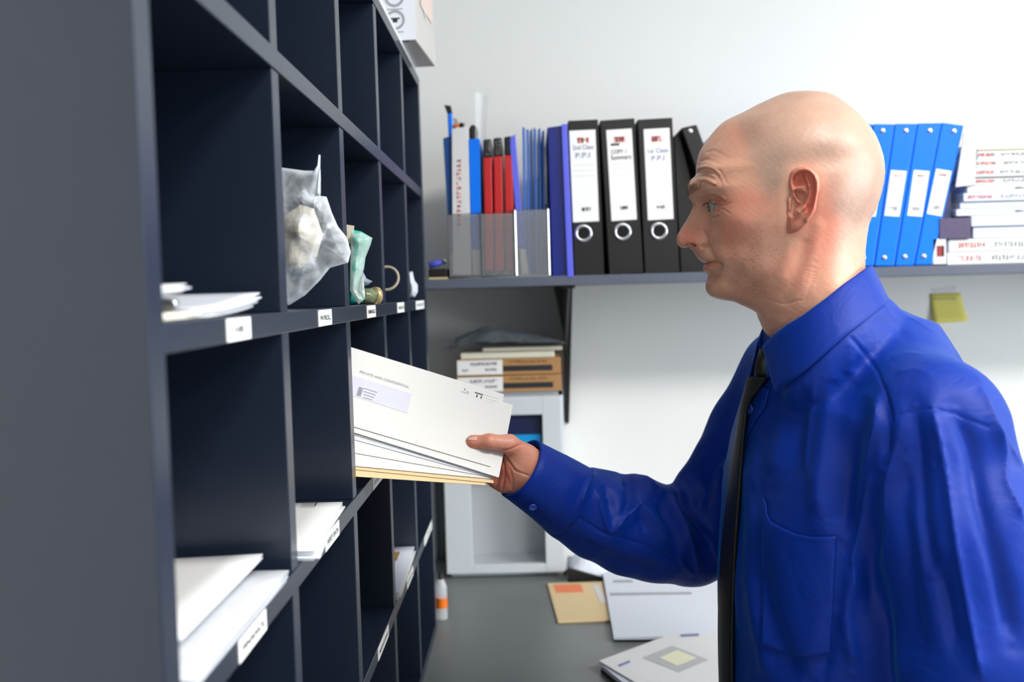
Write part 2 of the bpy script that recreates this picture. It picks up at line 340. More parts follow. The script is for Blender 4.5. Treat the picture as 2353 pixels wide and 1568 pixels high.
G3 = 'books stacked flat at the end of the wall shelf'
zc = lambda px, py, Y: float(atY(px, py, Y)[2])
bx = [  # x0 left px, height mm, material, red, black, label
    (2176, 27, M['paper'], (2200, 2262), (2278, 2400), 'thick white book at the very bottom of the right-hand stack'),
    (2180, 26.5, M['paper'], (2202, 2264), (2284, 2400), 'thick white book second from the bottom of the right-hand stack'),
    (2236, 24, M['paper2'], None, None, 'plain pale ream of paper resting on the two thick white books'),
    (2232, 22, M['paper2'], None, None, 'plain pale ream of paper under the book with faint red print'),
    (2197, 15, M['paper2'], None, (2330, 2400), 'pale book sticking out over the purple-edged pile'),
    (2206, 14, M['paper2'], None, None, 'thin pale book below the one with faint red print'),
    (2214, 18, M['paper2'], (2222, 2280), (2300, 2400), 'pale book with faint red print halfway up the stack'),
    (2222, 15, M['paper'], None, (2330, 2400), 'thin white book above the faint red one'),
    (2238, 16, M['paper'], (2240, 2284), (2305, 2400), 'white book, fourth red title down from the cream folder'),
    (2240, 19, M['paper'], (2243, 2282), (2298, 2400), 'white book, third red title down from the cream folder'),
    (2242, 18, M['paper'], (2244, 2288), (2306, 2400), 'white book, second red title down from the cream folder'),
    (2245, 17, M['paper'], (2247, 2284), (2300, 2400), 'white book directly under the cream folder')]
z = ZS
for k, (x0, h, m, r, b, lab) in enumerate(bx):
    Y = YS + .006 + (k % 3) * .004; X0 = float(atY(x0, 500, Y)[0]); X1 = X0 + .215 + .01 * (k % 2); h = h / 1000
    mb = MB().box((X0, Y, z), (X1, Y + .28, z + h - .0008))
    if r: scribble(mb, (float(atY(r[0], 500, Y)[0]), Y, z + h * .3), (1, 0, 0), (0, 0, 1), (r[1] - r[0]) * Y / F_PX, h * .38, 1, 9, .0018)
    if b: scribble(mb, (float(atY(b[0], 500, Y)[0]), Y, z + h * .3), (1, 0, 0), (0, 0, 1), (b[1] - b[0]) * Y / F_PX * .8, h * .36, 2, 12, .0018)
    tag(mb.build('book', [m, M['ink_red'], M['ink_grey']], None, bevel=.002), lab, 'book', G3); z += h
M['cream'] = mat('cream_card', lin(232, 226, 206), 0.6)
X0 = float(atY(2247, 320, YS)[0]); tag(MB().box((X0, YS + .01, z), (X0 + .22, YS + .27, z + .02)).build('folder', M['cream'], bevel=.006, seg=3), 'cream rounded folder on top of the book stack', 'folder')
tag(MB().prism([atY(a, b, YS + .0) for a, b in ((2215, 305), (2246, 300), (2240, 425), (2196, 430))], (0, .004, 0)).build('paper_sheet', M['paper'], bevel=.001), 'white sheet standing between the blue binders and the books', 'paper')
M['purple'] = mat('dark_purple_covers', lin(78, 66, 98), 0.4, var=.3, vscale=60); M['navy2'] = mat('dark_navy_card', lin(22, 34, 84), 0.5)
zp = ZS + .0535
tag(MB().box((float(atY(2160, 520, YS)[0]), YS + .002, zp), (float(atY(2231, 520, YS)[0]), YS + .2, zp + .042)).build('booklet_pile', M['purple'], bevel=.001), 'pile of dark purple booklets beside the blue binders', 'booklets')
tag(MB().box((float(atY(2172, 470, YS)[0]), YS + .02, zp + .042), (float(atY(2196, 470, YS)[0]), YS + .2, zp + .1)).build('notebook', M['navy2'], bevel=.001), 'dark navy notebook on the purple booklets', 'notebook')
tag(px_box('small_carton', M['paper2'], 2144, 548, 2174, 634 - 26, YS + .004, .15, red=(2152, 2168)), 'small white carton with pink print tucked beside the bottom books', 'box')

# ------------------------------------------------------------------ mesh magazine rack
M['mesh'] = mat('grey_wire_mesh', lin(150, 152, 156), 0.4, metal=.6)
nt = M['mesh'].node_tree; b = nt.nodes['Principled BSDF']
tc = nt.nodes['Texture Coordinate']; sx = nt.nodes.new('ShaderNodeSeparateXYZ'); nt.links.new(tc.outputs['Object'], sx.inputs[0])
def mnode(op, a, b_=None, nt=nt):
    n = nt.nodes.new('ShaderNodeMath'); n.operation = op
    for i, q in enumerate((a, b_)):
        if q is None: continue
        if isinstance(q, (int, float)): n.inputs[i].default_value = q
        else: nt.links.new(q, n.inputs[i])
    return n.outputs[0]
s1 = mnode('ADD', mnode('ADD', sx.outputs[0], sx.outputs[1]), sx.outputs[2]); s2 = mnode('SUBTRACT', mnode('ADD', sx.outputs[0], sx.outputs[1]), sx.outputs[2])
f = lambda s: mnode('LESS_THAN', mnode('FRACT', mnode('MULTIPLY', s, 330.0)), 0.36)
nt.links.new(mnode('MAXIMUM', f(s1), f(s2)), b.inputs['Alpha'])
rack = empty('mesh_magazine_rack', atY(1145, 637, YS + .1) * [1, 1, 0] + [0, 0, ZS], 'grey wire mesh magazine rack with three compartments full of files', 'magazine rack')
rx = [float(atY(x, 560, YS)[0]) for x in (1031, 1107, 1184, 1262)]
zt = [zc(1065, 492, YS), zc(1145, 490, YS), zc(1222, 482, YS)]
for k in range(3):
    a, b_, t = rx[k] + .001, rx[k + 1] - .001, zt[k]
    mb = MB(); Yb = YS + .24; tb = t + .12
    mb.add([(a, YS, ZS + .002), (b_, YS, ZS + .002), (b_, YS, t), (a, YS, t)], [(0, 1, 2, 3)])
    for X in (a, b_): mb.add([(X, YS, ZS + .002), (X, Yb, ZS + .002), (X, Yb, t + .02), (X, YS + .1, t + .02), (X, YS, t)], [(0, 1, 2, 3, 4)])
    mb.add([(a, Yb, ZS + .002), (b_, Yb, ZS + .002), (b_, Yb, t + .02), (a, Yb, t + .02)], [(0, 1, 2, 3)])
    mb.build('mesh_panel', M['mesh'], rack)
    mb = MB(); mb.tube([(a, YS, ZS + .003), (a, YS, t), (b_, YS, t), (b_, YS, ZS + .003), (a, YS, ZS + .003)], .0017, 6)
    for X in (a, b_): mb.tube([(X, YS, t), (X, YS + .1, t + .02), (X, Yb, t + .02), (X, Yb, ZS + .003), (X, YS, ZS + .003)], .0015, 6)
    mb.tube([(a, Yb, t + .02), (b_, Yb, t + .02)], .0015, 6)
    mb.build('wire_frame', M['black_metal'] if k < 2 else M['steel'], rack)
    MB().box((a, YS + .001, ZS + .0005), (b_, Yb, ZS + .0025)).build('base_plate', M['steel'], rack)
def slab(name, m, q, Y, depth, label, cat, group=None, bev=.001, parent=None):
    P = [atY(a, b, Y) for a, b in q]
    for i in (2, 3): P[i][2] = max(P[i][2], ZS + .003)
    return tag(MB().prism(P, (0, depth, 0)).build(name, m, parent, bevel=bev), label, cat, group)
Gf = 'files standing in the mesh rack'
slab('folder', M['mid_pl'], [(1018, 318), (1042, 310), (1047, 580), (1033, 580)], YS + .03, .17, 'slim blue folder at the far left of the mesh rack', 'folder', Gf)
c1 = slab('catalogue', M['paper'], [(1038, 297), (1075, 290), (1083, 632), (1040, 632)], YS + .008, .2, 'thick white catalogue with red vertical lettering in the mesh rack', 'catalogue', Gf)
mb = MB(); o = atY(1060, 520, YS + .0075); scribble(mb, o, (.02, 0, 1), (-1, 0, .02), .14, .008, 0, 15, .002); tt = mb.build('printed_title', M['ink_red'], c1); tt['label'] = 'red vertical lettering on the spine'
slab('folder', M['blue_pl'], [(1077, 320), (1102, 318), (1106, 572), (1084, 572)], YS + .012, .2, 'bright blue folder between the white catalogue and the red files', 'folder', Gf)
slab('paper_bundle', M['paper'], [(1085, 574), (1106, 574), (1108, 632), (1087, 632)], YS + .012, .2, 'white paper bundle below the bright blue folder in the rack', 'paper', Gf)
M['blackglit'] = mat('black_glossy_film', lin(28, 28, 30), 0.15, spec=.8, bump=.8, bscale=130)
for i, (x0, x1, t) in enumerate(((1108, 1130, 'left'), (1131, 1154, 'middle'), (1156, 1178, 'right'))):
    q = [(x0 + 2, 320 - 3 * i), (x1 - 1, 318 - 3 * i), (x1 + 4, 622), (x0 + 7, 622)]
    P = [atY(a, b, YS + .012) for a, b in q]
    e = empty('presentation_folder', (P[2] + P[3]) / 2, ('red folder with glittery black cap, beside the bright blue folder', 'red folder with glittery black cap, middle one of three', 'red folder with plain black cap, beside the pale blue one')[i], 'folder', 'red folders in the mesh rack')
    f_ = .14; A = [P[0] * (1 - f_) + P[3] * f_, P[1] * (1 - f_) + P[2] * f_, P[2], P[3]]
    MB().prism(A, (0, .19, 0)).build('cover', M['red_pl'], e, bevel=.002)
    MB().prism([P[0], P[1], A[1], A[0]], (0, .19, 0)).build('cap', M['blackglit'] if i < 2 else M['black_pl'], e, bevel=.004, seg=3)['label'] = 'black cap'
slab('folder', M['royal_pl'], [(1170, 318), (1184, 308), (1206, 570), (1192, 570)], YS + .012, .19, 'pale blue folder slanting in the right compartment of the rack', 'folder', Gf)
slab('paper_bundle', M['paper'], [(1193, 572), (1207, 572), (1215, 630), (1198, 630)], YS + .012, .19, 'white paper bundle below the slanting pale blue folder', 'paper', Gf)
for i, x in enumerate((1200, 1209, 1217, 1226, 1236, 1245)):
    slab('hanging_folder', M['mid_pl'], [(x, 292 + (i % 3) * 5), (x + 6, 294 + (i % 2) * 4), (x + 11, 628), (x + 5, 628)], YS + .02 + .006 * (i % 3), .21, ('leftmost', 'second from left', 'third from left', 'third from right', 'second from right', 'rightmost')[i] + ' of the six thin dark blue folders in the mesh rack', 'folder', 'thin dark blue folders', bev=.0005)
# scraper, brush and orange tool sticking out
e = empty('scraper', atY(1030, 330, YS + .05), 'scraper with blue handle and grey blade sticking up at the left of the rack', 'scraper')
MB().prism([atY(a, b, YS + .05) for a, b in ((1028, 262), (1038, 258), (1043, 400), (1034, 400))], (0, .012, 0)).build('handle', M['blue_pl'], e, bevel=.002)
MB().prism([atY(a, b, YS + .052) for a, b in ((1020, 241), (1036, 243), (1040, 262), (1029, 264))], (0, .006, 0)).build('blade', M['black_metal'], e, bevel=.001)
e = empty('craft_knife', atY(1050, 300, YS + .06), 'orange handled tool lying across the white catalogue', 'tool')
M['orange'] = mat('orange_plastic', lin(240, 120, 30), .4)
MB().tube([atY(1040, 292, YS + .07), atY(1058, 286, YS + .07)], .004, 10).build('handle', M['orange'], e, smooth=True)
MB().tube([atY(1057, 287, YS + .07), atY(1066, 290, YS + .07)], .0055, 10).build('cap', M['black_pl'], e, smooth=True)
MB().prism([atY(a, b, YS + .075) for a, b in ((1041, 270), (1050, 274), (1056, 288), (1042, 292))], (0, .006, 0)).build('blade', M['steel'], e)
def lathe(path_r, c, ax=(0, 0, 1), n=20):
    ax = np.array(ax, float); ax /= np.linalg.norm(ax); a = np.cross(ax, [0, 1, 0] if abs(ax[1]) < .9 else [1, 0, 0]); a /= np.linalg.norm(a); b = np.cross(ax, a)
    return [[np.array(c) + ax * h + r * (math.cos(2 * math.pi * k / n) * a + math.sin(2 * math.pi * k / n) * b) for k in range(n + 1)] for h, r in path_r]
e = empty('duster_brush', atY(1088, 330, YS + .05), 'dark round brush head standing above the bright blue folder', 'brush')
MB().grid(lathe([(-.004, .004), (0, .0085), (.01, .0105), (.02, .0095), (.027, .005), (.029, .0002)], atY(1088, 319, YS + .05))).build('bristles', mat('dark_bristle', lin(45, 42, 36), .9, bump=1, bscale=400), e, smooth=True)
MB().tube([atY(1088, 319, YS + .05), atY(1092, 480, YS + .05)], .003, 8).build('handle', M['black_pl'], e, smooth=True)
M['film'] = mat('clear_plastic_film', (.93, .94, .98), .2, alpha=.28, spec=.6)
mb = MB(); mb.grid([[atY(1092 + 30 * t - 8 * s * t, 212 + 130 * s + 8 * t, YS + .03 + .02 * math.sin(3 * t)) for t in np.linspace(0, 1, 8)] for s in np.linspace(0, 1, 6)])
tag(mb.build('plastic_sleeve', M['film'], smooth=True), 'clear plastic sleeve standing up behind the red folders', 'plastic sleeve')
# bits at the left end of the shelf
ZS_ = ZS
tag(MB().box((float(atY(985, 636, YS)[0]), YS + .0, ZS), (float(atY(1029, 636, YS)[0]), YS + .12, ZS + .004)).build('ruler', mat('pale_wood', lin(206, 184, 140), .5), bevel=.0005), 'pale wooden ruler under the black hole punch', 'ruler')
e = empty('hole_punch', (float(atY(1005, 620, YS)[0]), YS + .05, ZS + .004), 'black hole punch with blue lever at the left end of the wall shelf', 'hole punch')
x0, x1 = float(atY(984, 620, YS)[0]), float(atY(1027, 620, YS)[0])
MB().box((x0, YS + .002, ZS + .0042), (x1, YS + .1, ZS + .022)).build('body', M['black_pl'], e, bevel=.003)
MB().tube([(x0, YS + .02, ZS + .03), (x0 + .02, YS + .02, ZS + .034), (x1 - .008, YS + .02, ZS + .036)], [.008, .007, .004], 10).build('lever', M['royal_pl'], e, smooth=True)
MB().tube([(x1 - .008, YS + .018, ZS + .037), (x1 - .003, YS + .018, ZS + .038)], .0055, 12).build('knob', M['steel'], e, smooth=True)

# ------------------------------------------------------------------ wall notes
M['yellow'] = mat('yellow_sticky_paper', lin(226, 216, 110), .7)
mb = MB(); Q = [atY(a, b, YB - .001) for a, b in ((2136.5, 675.5), (2207, 673), (2220, 738), (2141, 743))]
mb.grid([[(Q[0] * (1 - t) + Q[1] * t) * (1 - s) + (Q[3] * (1 - t) + Q[2] * t) * s - np.array([0, .012 * s * s, 0]) for t in np.linspace(0, 1, 7)] for s in np.linspace(0, 1, 7)])
sn = mb.build('sticky_note', M['yellow'], smooth=True, solid=.0004); tag(sn, 'yellow sticky note on the white wall under the shelf', 'sticky note')
mb = MB(); scribble(mb, atY(2146, 690, YB - .006), (1, 0, 0), (0, 0, 1), .055, .005, 0, 9, .0012); mb.build('written_line', M['ink_grey'], sn)
tag(MB().prism([atY(a, b, YB - .0015) for a, b in ((2140, 662), (2196, 658), (2198, 672), (2141, 676))], (0, .0004, 0)).build('adhesive_tape', M['film']), 'strip of clear tape above the yellow sticky note', 'tape')

# ------------------------------------------------------------------ cabinet on the worktop
YC = 2.165
cab = empty('wall_cabinet', (-.05, 2.25, WT), 'pale grey steel cabinet with a tinted glass door standing on the worktop', 'cabinet')
cx0 = float(atY(1026, 1340, YC)[0]); cx1 = float(atY(1299, 1100, YC)[0]); cz1 = zc(1297, 899, YC); cz0 = WT + .0015
t_ = .012
mb = MB(); mb.box((cx0, YC + .02, cz0), (cx0 + t_, YB - .004, cz1)); mb.box((cx1 - t_, YC + .02, cz0), (cx1, YB - .004, cz1)); mb.box((cx0, YC + .02, cz0), (cx1, YB - .004, cz0 + t_)); mb.box((cx0, YC + .02, cz1 - t_), (cx1, YB - .004, cz1)); mb.box((cx0, YB - .012, cz0), (cx1, YB - .004, cz1))
mb.build('body', M['cabinet'], cab, bevel=.001)
gx0, gx1, gz0, gz1 = float(atY(1085, 1250, YC)[0]), float(atY(1251, 1150, YC)[0]), zc(1170, 1298, YC), zc(1200, 954, YC)
dr = MB(); Y0, Y1 = YC, YC + .018; d0, d1, e0, e1 = cx0 + .002, cx1 - .006, cz0 + .012, cz1 - .01
dr.box((d0, Y0, e0), (gx0, Y1, e1)); dr.box((gx1, Y0, e0), (d1, Y1, e1)); dr.box((gx0, Y0, e0), (gx1, Y1, gz0)); dr.box((gx0, Y0, gz1), (gx1, Y1, e1))
door = dr.build('door', M['cabinet'], cab, bevel=.0012)
M['pane'] = mat('tinted_pane', lin(112, 126, 146), .1, alpha=.82, spec=.9)
MB().box((gx0, Y0 + .006, gz0), (gx1, Y0 + .010, gz1)).build('glass_pane', M['pane'], door)
MB().grid(lathe([(0, .012), (.008, .0125), (.013, .010), (.014, .0002)], atY(1047, 1133, YC), (0, -1, 0))).build('lock_knob', M['black_pl'], door, smooth=True)
M['cyan'] = mat('cyan_reflection', lin(0, 150, 215), .4)
e = empty('reflection_block', (gx0 + .07, 2.25, cz0 + .3), 'dark blue block with a cyan band standing in for reflections in the cabinet glass', 'box')  # glass reflections modelled as a coloured block and band behind the pane
MB().box((gx0 - .01, 2.182, zc(1200, 1035, 2.18)), (gx1 - .002, 2.3, gz1 - .001)).build('body', mat('navy_reflection', lin(14, 26, 70), .4), e, bevel=.002)
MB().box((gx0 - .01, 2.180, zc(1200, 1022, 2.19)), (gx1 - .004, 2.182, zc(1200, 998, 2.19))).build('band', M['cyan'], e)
MB().box((cx0 + t_, 2.182, zc(1200, 1035, 2.18) - .006), (cx1 - t_, YB - .012, zc(1200, 1035, 2.18) - .0005)).build('inner_shelf', M['cabinet'], cab)
# cartons on the cabinet
def carton(z0, h, x0, x1, label, Y=YC + .003):
    e = empty('flat_carton', ((x0 + x1) / 2, Y + .08, z0), label, 'box', 'brown cartons on the cabinet')
    mb = MB().box((x0, Y, z0), (x1, Y + .16, z0 + h)); ww = x1 - x0
    decal(mb, (x0, Y, z0), (1, 0, 0), (0, 0, 1), [(ww * .44, h * .22, ww * .92, h * .56)], 1)
    scribble(mb, (x0 + ww * .5, Y, z0 + h * .72), (1, 0, 0), (0, 0, 1), ww * .38, h * .14, 3, 12, .0016)
    mb.build('body', [M['kraft'], M['ink'], M['ink'], mat('brown_print', lin(120, 82, 46), .7)], e, bevel=.002)
    mb = MB(); mb.box((x0 + .001, Y - .0006, z0 + h * .06), (x0 + ww * .44, Y, z0 + h * .94))
    scribble(mb, (x0 + ww * .13, Y - .0006, z0 + h * .62), (1, 0, 0), (0, 0, 1), ww * .26, h * .18, 1, 11, .002)
    scribble(mb, (x0 + ww * .05, Y - .0006, z0 + h * .28), (1, 0, 0), (0, 0, 1), ww * .06, h * .12, 1, 3, .002)
    scribble(mb, (x0 + ww * .27, Y - .0006, z0 + h * .28), (1, 0, 0), (0, 0, 1), ww * .12, h * .14, 1, 6, .002)
    mb.build('shipping_label', [M['label'], mat('violet_ink', lin(110, 112, 150), .6)], e)['label'] = 'white printed shipping label'
kx0, kx1 = float(atY(1049, 860, YC)[0]), float(atY(1290, 860, YC)[0])
carton(cz1 + .0005, .0385, kx0, kx1, 'brown flat carton resting directly on the cabinet')
carton(cz1 + .0405, .0385, kx0 + .001, kx1 - .001, 'brown flat carton, upper of the two on the cabinet')
tag(MB().box((kx0 + .01, YC + .0, cz1 + .0795), (kx1 - .015, YC + .15, cz1 + .094)).build('flat_box', M['cream'], bevel=.003), 'thin cream box lying on the upper brown carton', 'box')
tag(MB().box((kx0 + .06, YC + .02, cz1 + .0945), (kx1 + .004, YC + .16, cz1 + .104)).build('flat_box', M['cream'], bevel=.003), 'thinnest cream box, right under the clear bag', 'box')
M['bag'] = mat('clear_crumpled_plastic', lin(170, 178, 184), .18, alpha=.5, spec=.8)
def noise2(n, m, k, seed):
    r = np.random.default_rng(seed); a = np.zeros((n, m)); u = np.linspace(0, 1, n)[:, None]; v = np.linspace(0, 1, m)[None]
    for i in range(k):
        fx, fy = r.uniform(1, 9, 2) * (1 if i % 2 else 2); p, q = r.uniform(0, 6.28, 2); d = r.uniform(-1, 1)
        a += np.abs(np.sin(fx * u * 3 + p + d * fy * v * 3) * np.cos(fy * v * 3 + q)) / (1 + i * .25)
    return a / k * 2 - .6
N = 44; nz = noise2(N, N, 9, 3); G = []
for i, s in enumerate(np.linspace(0, 1, N)):
    row = []
    for j, t in enumerate(np.linspace(0, 1, N)):
        x = kx0 - .035 + (kx1 - kx0 + .045) * s; env = max(0, 1 - abs(s - .36) / (.36 if s < .36 else .64)) ** .8
        row.append((x + .006 * nz[j, i], YC - .005 + .15 * t, cz1 + .112 + env * .042 * math.sin(math.pi * min(1, t * 1.3 + .08)) + .010 * nz[i, j] * (.4 + env) - (.012 if s < .1 else 0)))
    G.append(row)
tag(MB().grid(G).build('plastic_bag', M['bag'], smooth=True, solid=.0006), 'crumpled clear plastic bag on top of the boxes on the cabinet', 'plastic bag')
# strip beside the cabinet and the bottle
M['cond'] = mat('grey_plastic', lin(105, 108, 112), .4)
e = empty('cable_conduit', (-.2, 2.3, 1.2), 'grey vertical cable conduit on the wall beside the cabinet', 'conduit')
for x, m in ((1009, M['shelf']), (1018, M['cond'])):
    p = atY(x, 1288, 2.31); MB().tube([p, p + [0, 0, .01], p + [0, 0, .42]], [.005, .007, .007], 12).build('pipe', m, e, smooth=True)
pb = atZ(1016, 1424, WT); e = empty('glue_bottle', pb, 'clear bottle with an orange band standing on the worktop at the unit corner', 'bottle')
M['clearpl'] = mat('clear_bottle', (.85, .87, .9), .1, alpha=.45, spec=.8)
MB().grid(lathe([(0.0005, .0001), (.0005, .011), (.004, .012), (.07, .012), (.08, .008), (.088, .005), (.088, .0001)], pb)).build('body', M['clearpl'], e, smooth=True)
MB().grid(lathe([(.026, .0122), (.047, .0122)], pb)).build('band', M['orange'], e, smooth=True)['label'] = 'orange band'
MB().grid(lathe([(.085, .006), (.1, .004), (.1, .0001)], pb)).build('cap', M['black_pl'], e, smooth=True)

# ------------------------------------------------------------------ papers on the worktop
def flat(name, m, q, z, th, label, cat, group=None, prints=(), bev=.0004, mats=None):
    P = [atZ(a, b, z + th) for a, b in q]; mb = MB().prism(P, (0, 0, -th))
    ob = mb.build(name, m, None, bevel=bev); tag(ob, label, cat, group)
    for ip_, (nm, q2, mm) in enumerate(prints):
        R = [atZ(a, b, z + th + .0004 + .0003 * ip_) for a, b in q2]; MB().prism(R, (0, 0, -.0003)).build(nm, mm, ob)
    return ob
flat('padded_envelope', M['buff'], [(1257, 1340), (1384, 1337), (1405, 1424), (1281, 1428)], WT, .006, 'buff padded envelope with orange sticker lying in front of the cabinet', 'envelope',
     prints=[('orange_sticker', [(1272, 1344), (1335, 1343), (1341, 1361), (1278, 1363)], mat('orange_sticker', lin(238, 130, 84), .6)), ('paper_strip', [(1362, 1346), (1376, 1345), (1394, 1384), (1380, 1386)], M['paper'])], bev=.002)
Q = [(1380, 1288), (1640, 1285), (1720, 1462), (1410, 1464)]
sh = flat('paper_sheet', M['paper2'], Q, WT + .0065, .006, 'large white printed sheets overlapping the buff envelope', 'papers',
     prints=[('printed_line', [(1400, 1363), (1588, 1361), (1590, 1366), (1402, 1369)], M['ink_grey']), ('printed_line', [(1408, 1334), (1453, 1333), (1454, 1338), (1409, 1339)], M['ink_grey']), ('printed_line', [(1513, 1334), (1553, 1333), (1554, 1338), (1514, 1339)], M['ink_grey'])])
flat('black_folder', M['black_pl'], [(1580, 1330), (1650, 1330), (1760, 1440), (1640, 1440)], WT, .006, 'black folder edge showing beneath the white sheets', 'folder')
Q = [(1376, 1519), (1540, 1458), (1760, 1452), (1800, 1620), (1530, 1610)]
mg = flat('magazine', M['paper'], Q, WT + .016, .003, 'white magazine with a grey and cream picture, nearest on the worktop', 'magazine',
     prints=[('cover_picture', [(1476, 1512), (1544, 1484), (1628, 1517), (1560, 1546)], mat('grey_picture', lin(176, 178, 180), .6)), ('cream_patch', [(1515, 1512), (1556, 1494), (1600, 1512), (1556, 1530)], mat('cream_print', lin(222, 220, 190), .6)),
             ('text_block', [(1421, 1528), (1446, 1518), (1449, 1522), (1425, 1532)], M['ink_blue']), ('text_block', [(1564, 1458), (1606, 1456), (1606, 1461), (1565, 1463)], M['ink_blue'])])
Q2 = [(1384, 1530), (1545, 1470), (1762, 1460), (1800, 1640), (1500, 1625)]
flat('booklet', M['paper2'], Q2, WT + .008, .0075, 'pale booklets directly beneath the white magazine', 'booklet')
flat('black_folder', M['black_pl'], [(1380, 1536), (1545, 1480), (1762, 1470), (1800, 1650), (1480, 1625)], WT, .0075, 'black folder at the bottom of the pile under the magazine', 'folder')
# crumpled white packet behind the papers
pk = [atZ(1308, 1336, WT), atZ(1400, 1330, WT)]
G = []; nz = noise2(26, 26, 8, 5)
for i, s in enumerate(np.linspace(0, 1, 26)):
    r = []
    for j, t in enumerate(np.linspace(0, 1, 26)):
        c = pk[0] + (pk[1] - pk[0]) * s + np.array([0, .11 * t, 0]); h = .062 * (math.sin(math.pi * s) ** .5) * math.sin(math.pi * t) ** .6
        r.append(c + np.array([.004 * nz[i, j], .004 * nz[j, i], max(.001, h + .012 * nz[i, j] * (h > .01))]))
    G.append(r)
tag(MB().grid(G).build('paper_packet', M['paper2'], smooth=True), 'crumpled white packet between the cabinet and the papers', 'packet')
tag(MB().prism([pk[0] + [-.004, -.012, .001], pk[1] + [0, -.012, .001], pk[0] + [-.004, -.012, .035]], (0, .008, 0)).build('black_card', M['black_pl']), 'black triangular card edge beside the crumpled packet', 'card')

# ------------------------------------------------------------------ things in the pigeonholes
def bd(k): return BT[k] + TH + .0003
def sheet_stack(name, k, far, near, length, n, label, cat, group=None, z0=0.0, skew=0.0, m=None, lift=0.0, gap=.0016, prints=None):
    """papers lying on board k: far / near = pixel ends of their front edge"""
    m = m or M['paper']; z = bd(k) + z0; root = None
    for i in range(n):
        zi = z + i * gap; r = random.Random(i * 7 + len(label)); j = lambda: r.uniform(-.004, .004) if i < n - 1 else 0
        A = atZ(far[0], far[1], z + n * gap); B = atZ(near[0], near[1], z + n * gap); d = A - B; d /= np.linalg.norm(d); nrm = np.array([-d[1], d[0], 0]) if d[1] > 0 else np.array([d[1], -d[0], 0])
        if nrm[0] > 0: nrm = -nrm
        ym = (A[1] + B[1]) / 2; ya = max(v[1] for v in DY if v[1] < ym) + .004; yb = min(v[0] for v in DY if v[0] > ym) - .004
        A, B = B + (A - B) * min(1, (yb - B[1]) / (A[1] - B[1])), A + (B - A) * min(1, (A[1] - ya) / (A[1] - B[1])); nrm = np.array([-1., 0, 0])
        A = A + [j(), -abs(j()), 0]; B = B + [j(), abs(j()), 0]; rows = []
        for s in np.linspace(0, 1, 8):
            e = lift * (1 - s) ** 2
            rows.append([A * (1 - t) + B * t + nrm * length * s + np.array([0, skew * s, zi - A[2] + e + gap * .4]) for t in np.linspace(0, 1, 8)])
        ob = MB().grid(rows).build(name if root is None else 'sheet', m if i % 2 == 0 else M['paper2'], None if root is None else root, smooth=True, solid=gap * .8)
        if root is None: root = ob
    tag(root, label, cat, group); return root, (A, B, nrm, z + n * gap)
# lower left hole
r0, inf = sheet_stack('crumpled_envelope', 2, (664, 1309), (452, 1558), .2, 3, 'crumpled grey-white plastic mailer in the nearest hole, under a white letter', 'envelope', gap=.003, m=mat('grey_white_mailer', lin(192, 194, 200), .5, bump=.9, bscale=45, var=.06, vscale=30))
r1, _ = sheet_stack('white_letter', 2, (604, 1283), (408, 1478), .2, 3, 'large white letter on top in the nearest pigeonhole', 'letter', z0=.0125, lift=.004, gap=.002)
# second hole, same board
r2, (A, B, nr, zt2) = sheet_stack('letter', 2, (787, 1153), (724, 1262), .21, 5, 'white printed letters in the hole above the ASSET DATA label', 'letters', gap=.0022)
mb = MB(); d = (B - A) / np.linalg.norm(B - A); o = A + nr * .02 + d * .006; o[2] = zt2 + .0016
decal(mb, o + nr * .02, -nr, -d, [(0, -.018, .012, -.0165), (0, -.012, .012, -.0105), (0.014, -.02, .0155, 0), (0, 0, .014, .0012)], 0)
mb.build('printed_text', M['ink'], r2); mb = MB()
decal(mb, o + nr * .11, -nr, -d, [(0, -.035, .0008, 0), (.05, -.035, .0508, 0), (0, -.03, .05, -.0294)], 0)
mb.build('printed_frame', M['ink_blue'], r2)
# fourth column, lower board
r3, (A, B, nr, z3) = sheet_stack('letter', 1, (956, 1246), (915, 1362), .2, 6, 'white letters with a tan patch in the hole above the LEGAL label', 'letters', gap=.0022)
mb = MB(); d = (B - A) / np.linalg.norm(B - A); o = A + nr * .02 + d * .04; o[2] = z3 + .0016
decal(mb, o, nr, d, [(0, 0, .09, .05)], 0); mb.build('tan_patch', M['kraft'], r3); mb = MB(); decal(mb, o + d * .07, nr, d, [(.03, 0, .05, .012)], 0)
mb.build('black_mark', M['ink'], r3)
# upper left hole: letters and a stapler lying on board 3, just below eye level
def stack_xy(name, A, B, length, n, label, cat, z0, gap=.0016, lift=0., m=None):
    """A, B = (x, y) ends of the front edge; papers run back into the hole"""
    A = np.array([*A, 0.]); B = np.array([*B, 0.]); root = None; z = bd(3) + z0; m = m or M['paper']
    for i in range(n):
        r = random.Random(i * 13 + len(label)); j = lambda: r.uniform(-.004, .004); a_ = A + [j(), j(), 0]; b_ = B + [j(), j(), 0]
        rows = [[a_ * (1 - t) + b_ * t + np.array([-length * s, 0, z + gap * (i + .5) + lift * (t if A[1] < B[1] else 1 - t) ** 2 * (1 + i * .35)]) for t in np.linspace(0, 1, 8)] for s in np.linspace(0, 1, 8)]
        ob = MB().grid(rows).build(name if root is None else 'sheet', m if i % 2 == 0 else M['paper2'], root, smooth=True, solid=gap * .8)
        if root is None: root = ob
    return tag(root, label, cat)
Yf = [float(atX(x, 715, UX - .004)[1]) for x in (372, 460, 590)]
stack_xy('letter', (UX - .002, Yf[1] + .004), (UX - .004, Yf[2]), .1, 4, 'white window letters fanning up in the hole above the nearest sticker', 'letters', .0004, lift=.0045)
stack_xy('letter', (UX - .006, .512), (UX - .006, Yf[1] + .0), .12, 3, 'cream and grey slips beneath the black stapler', 'slips', .0004, gap=.0013, m=M['cream'])
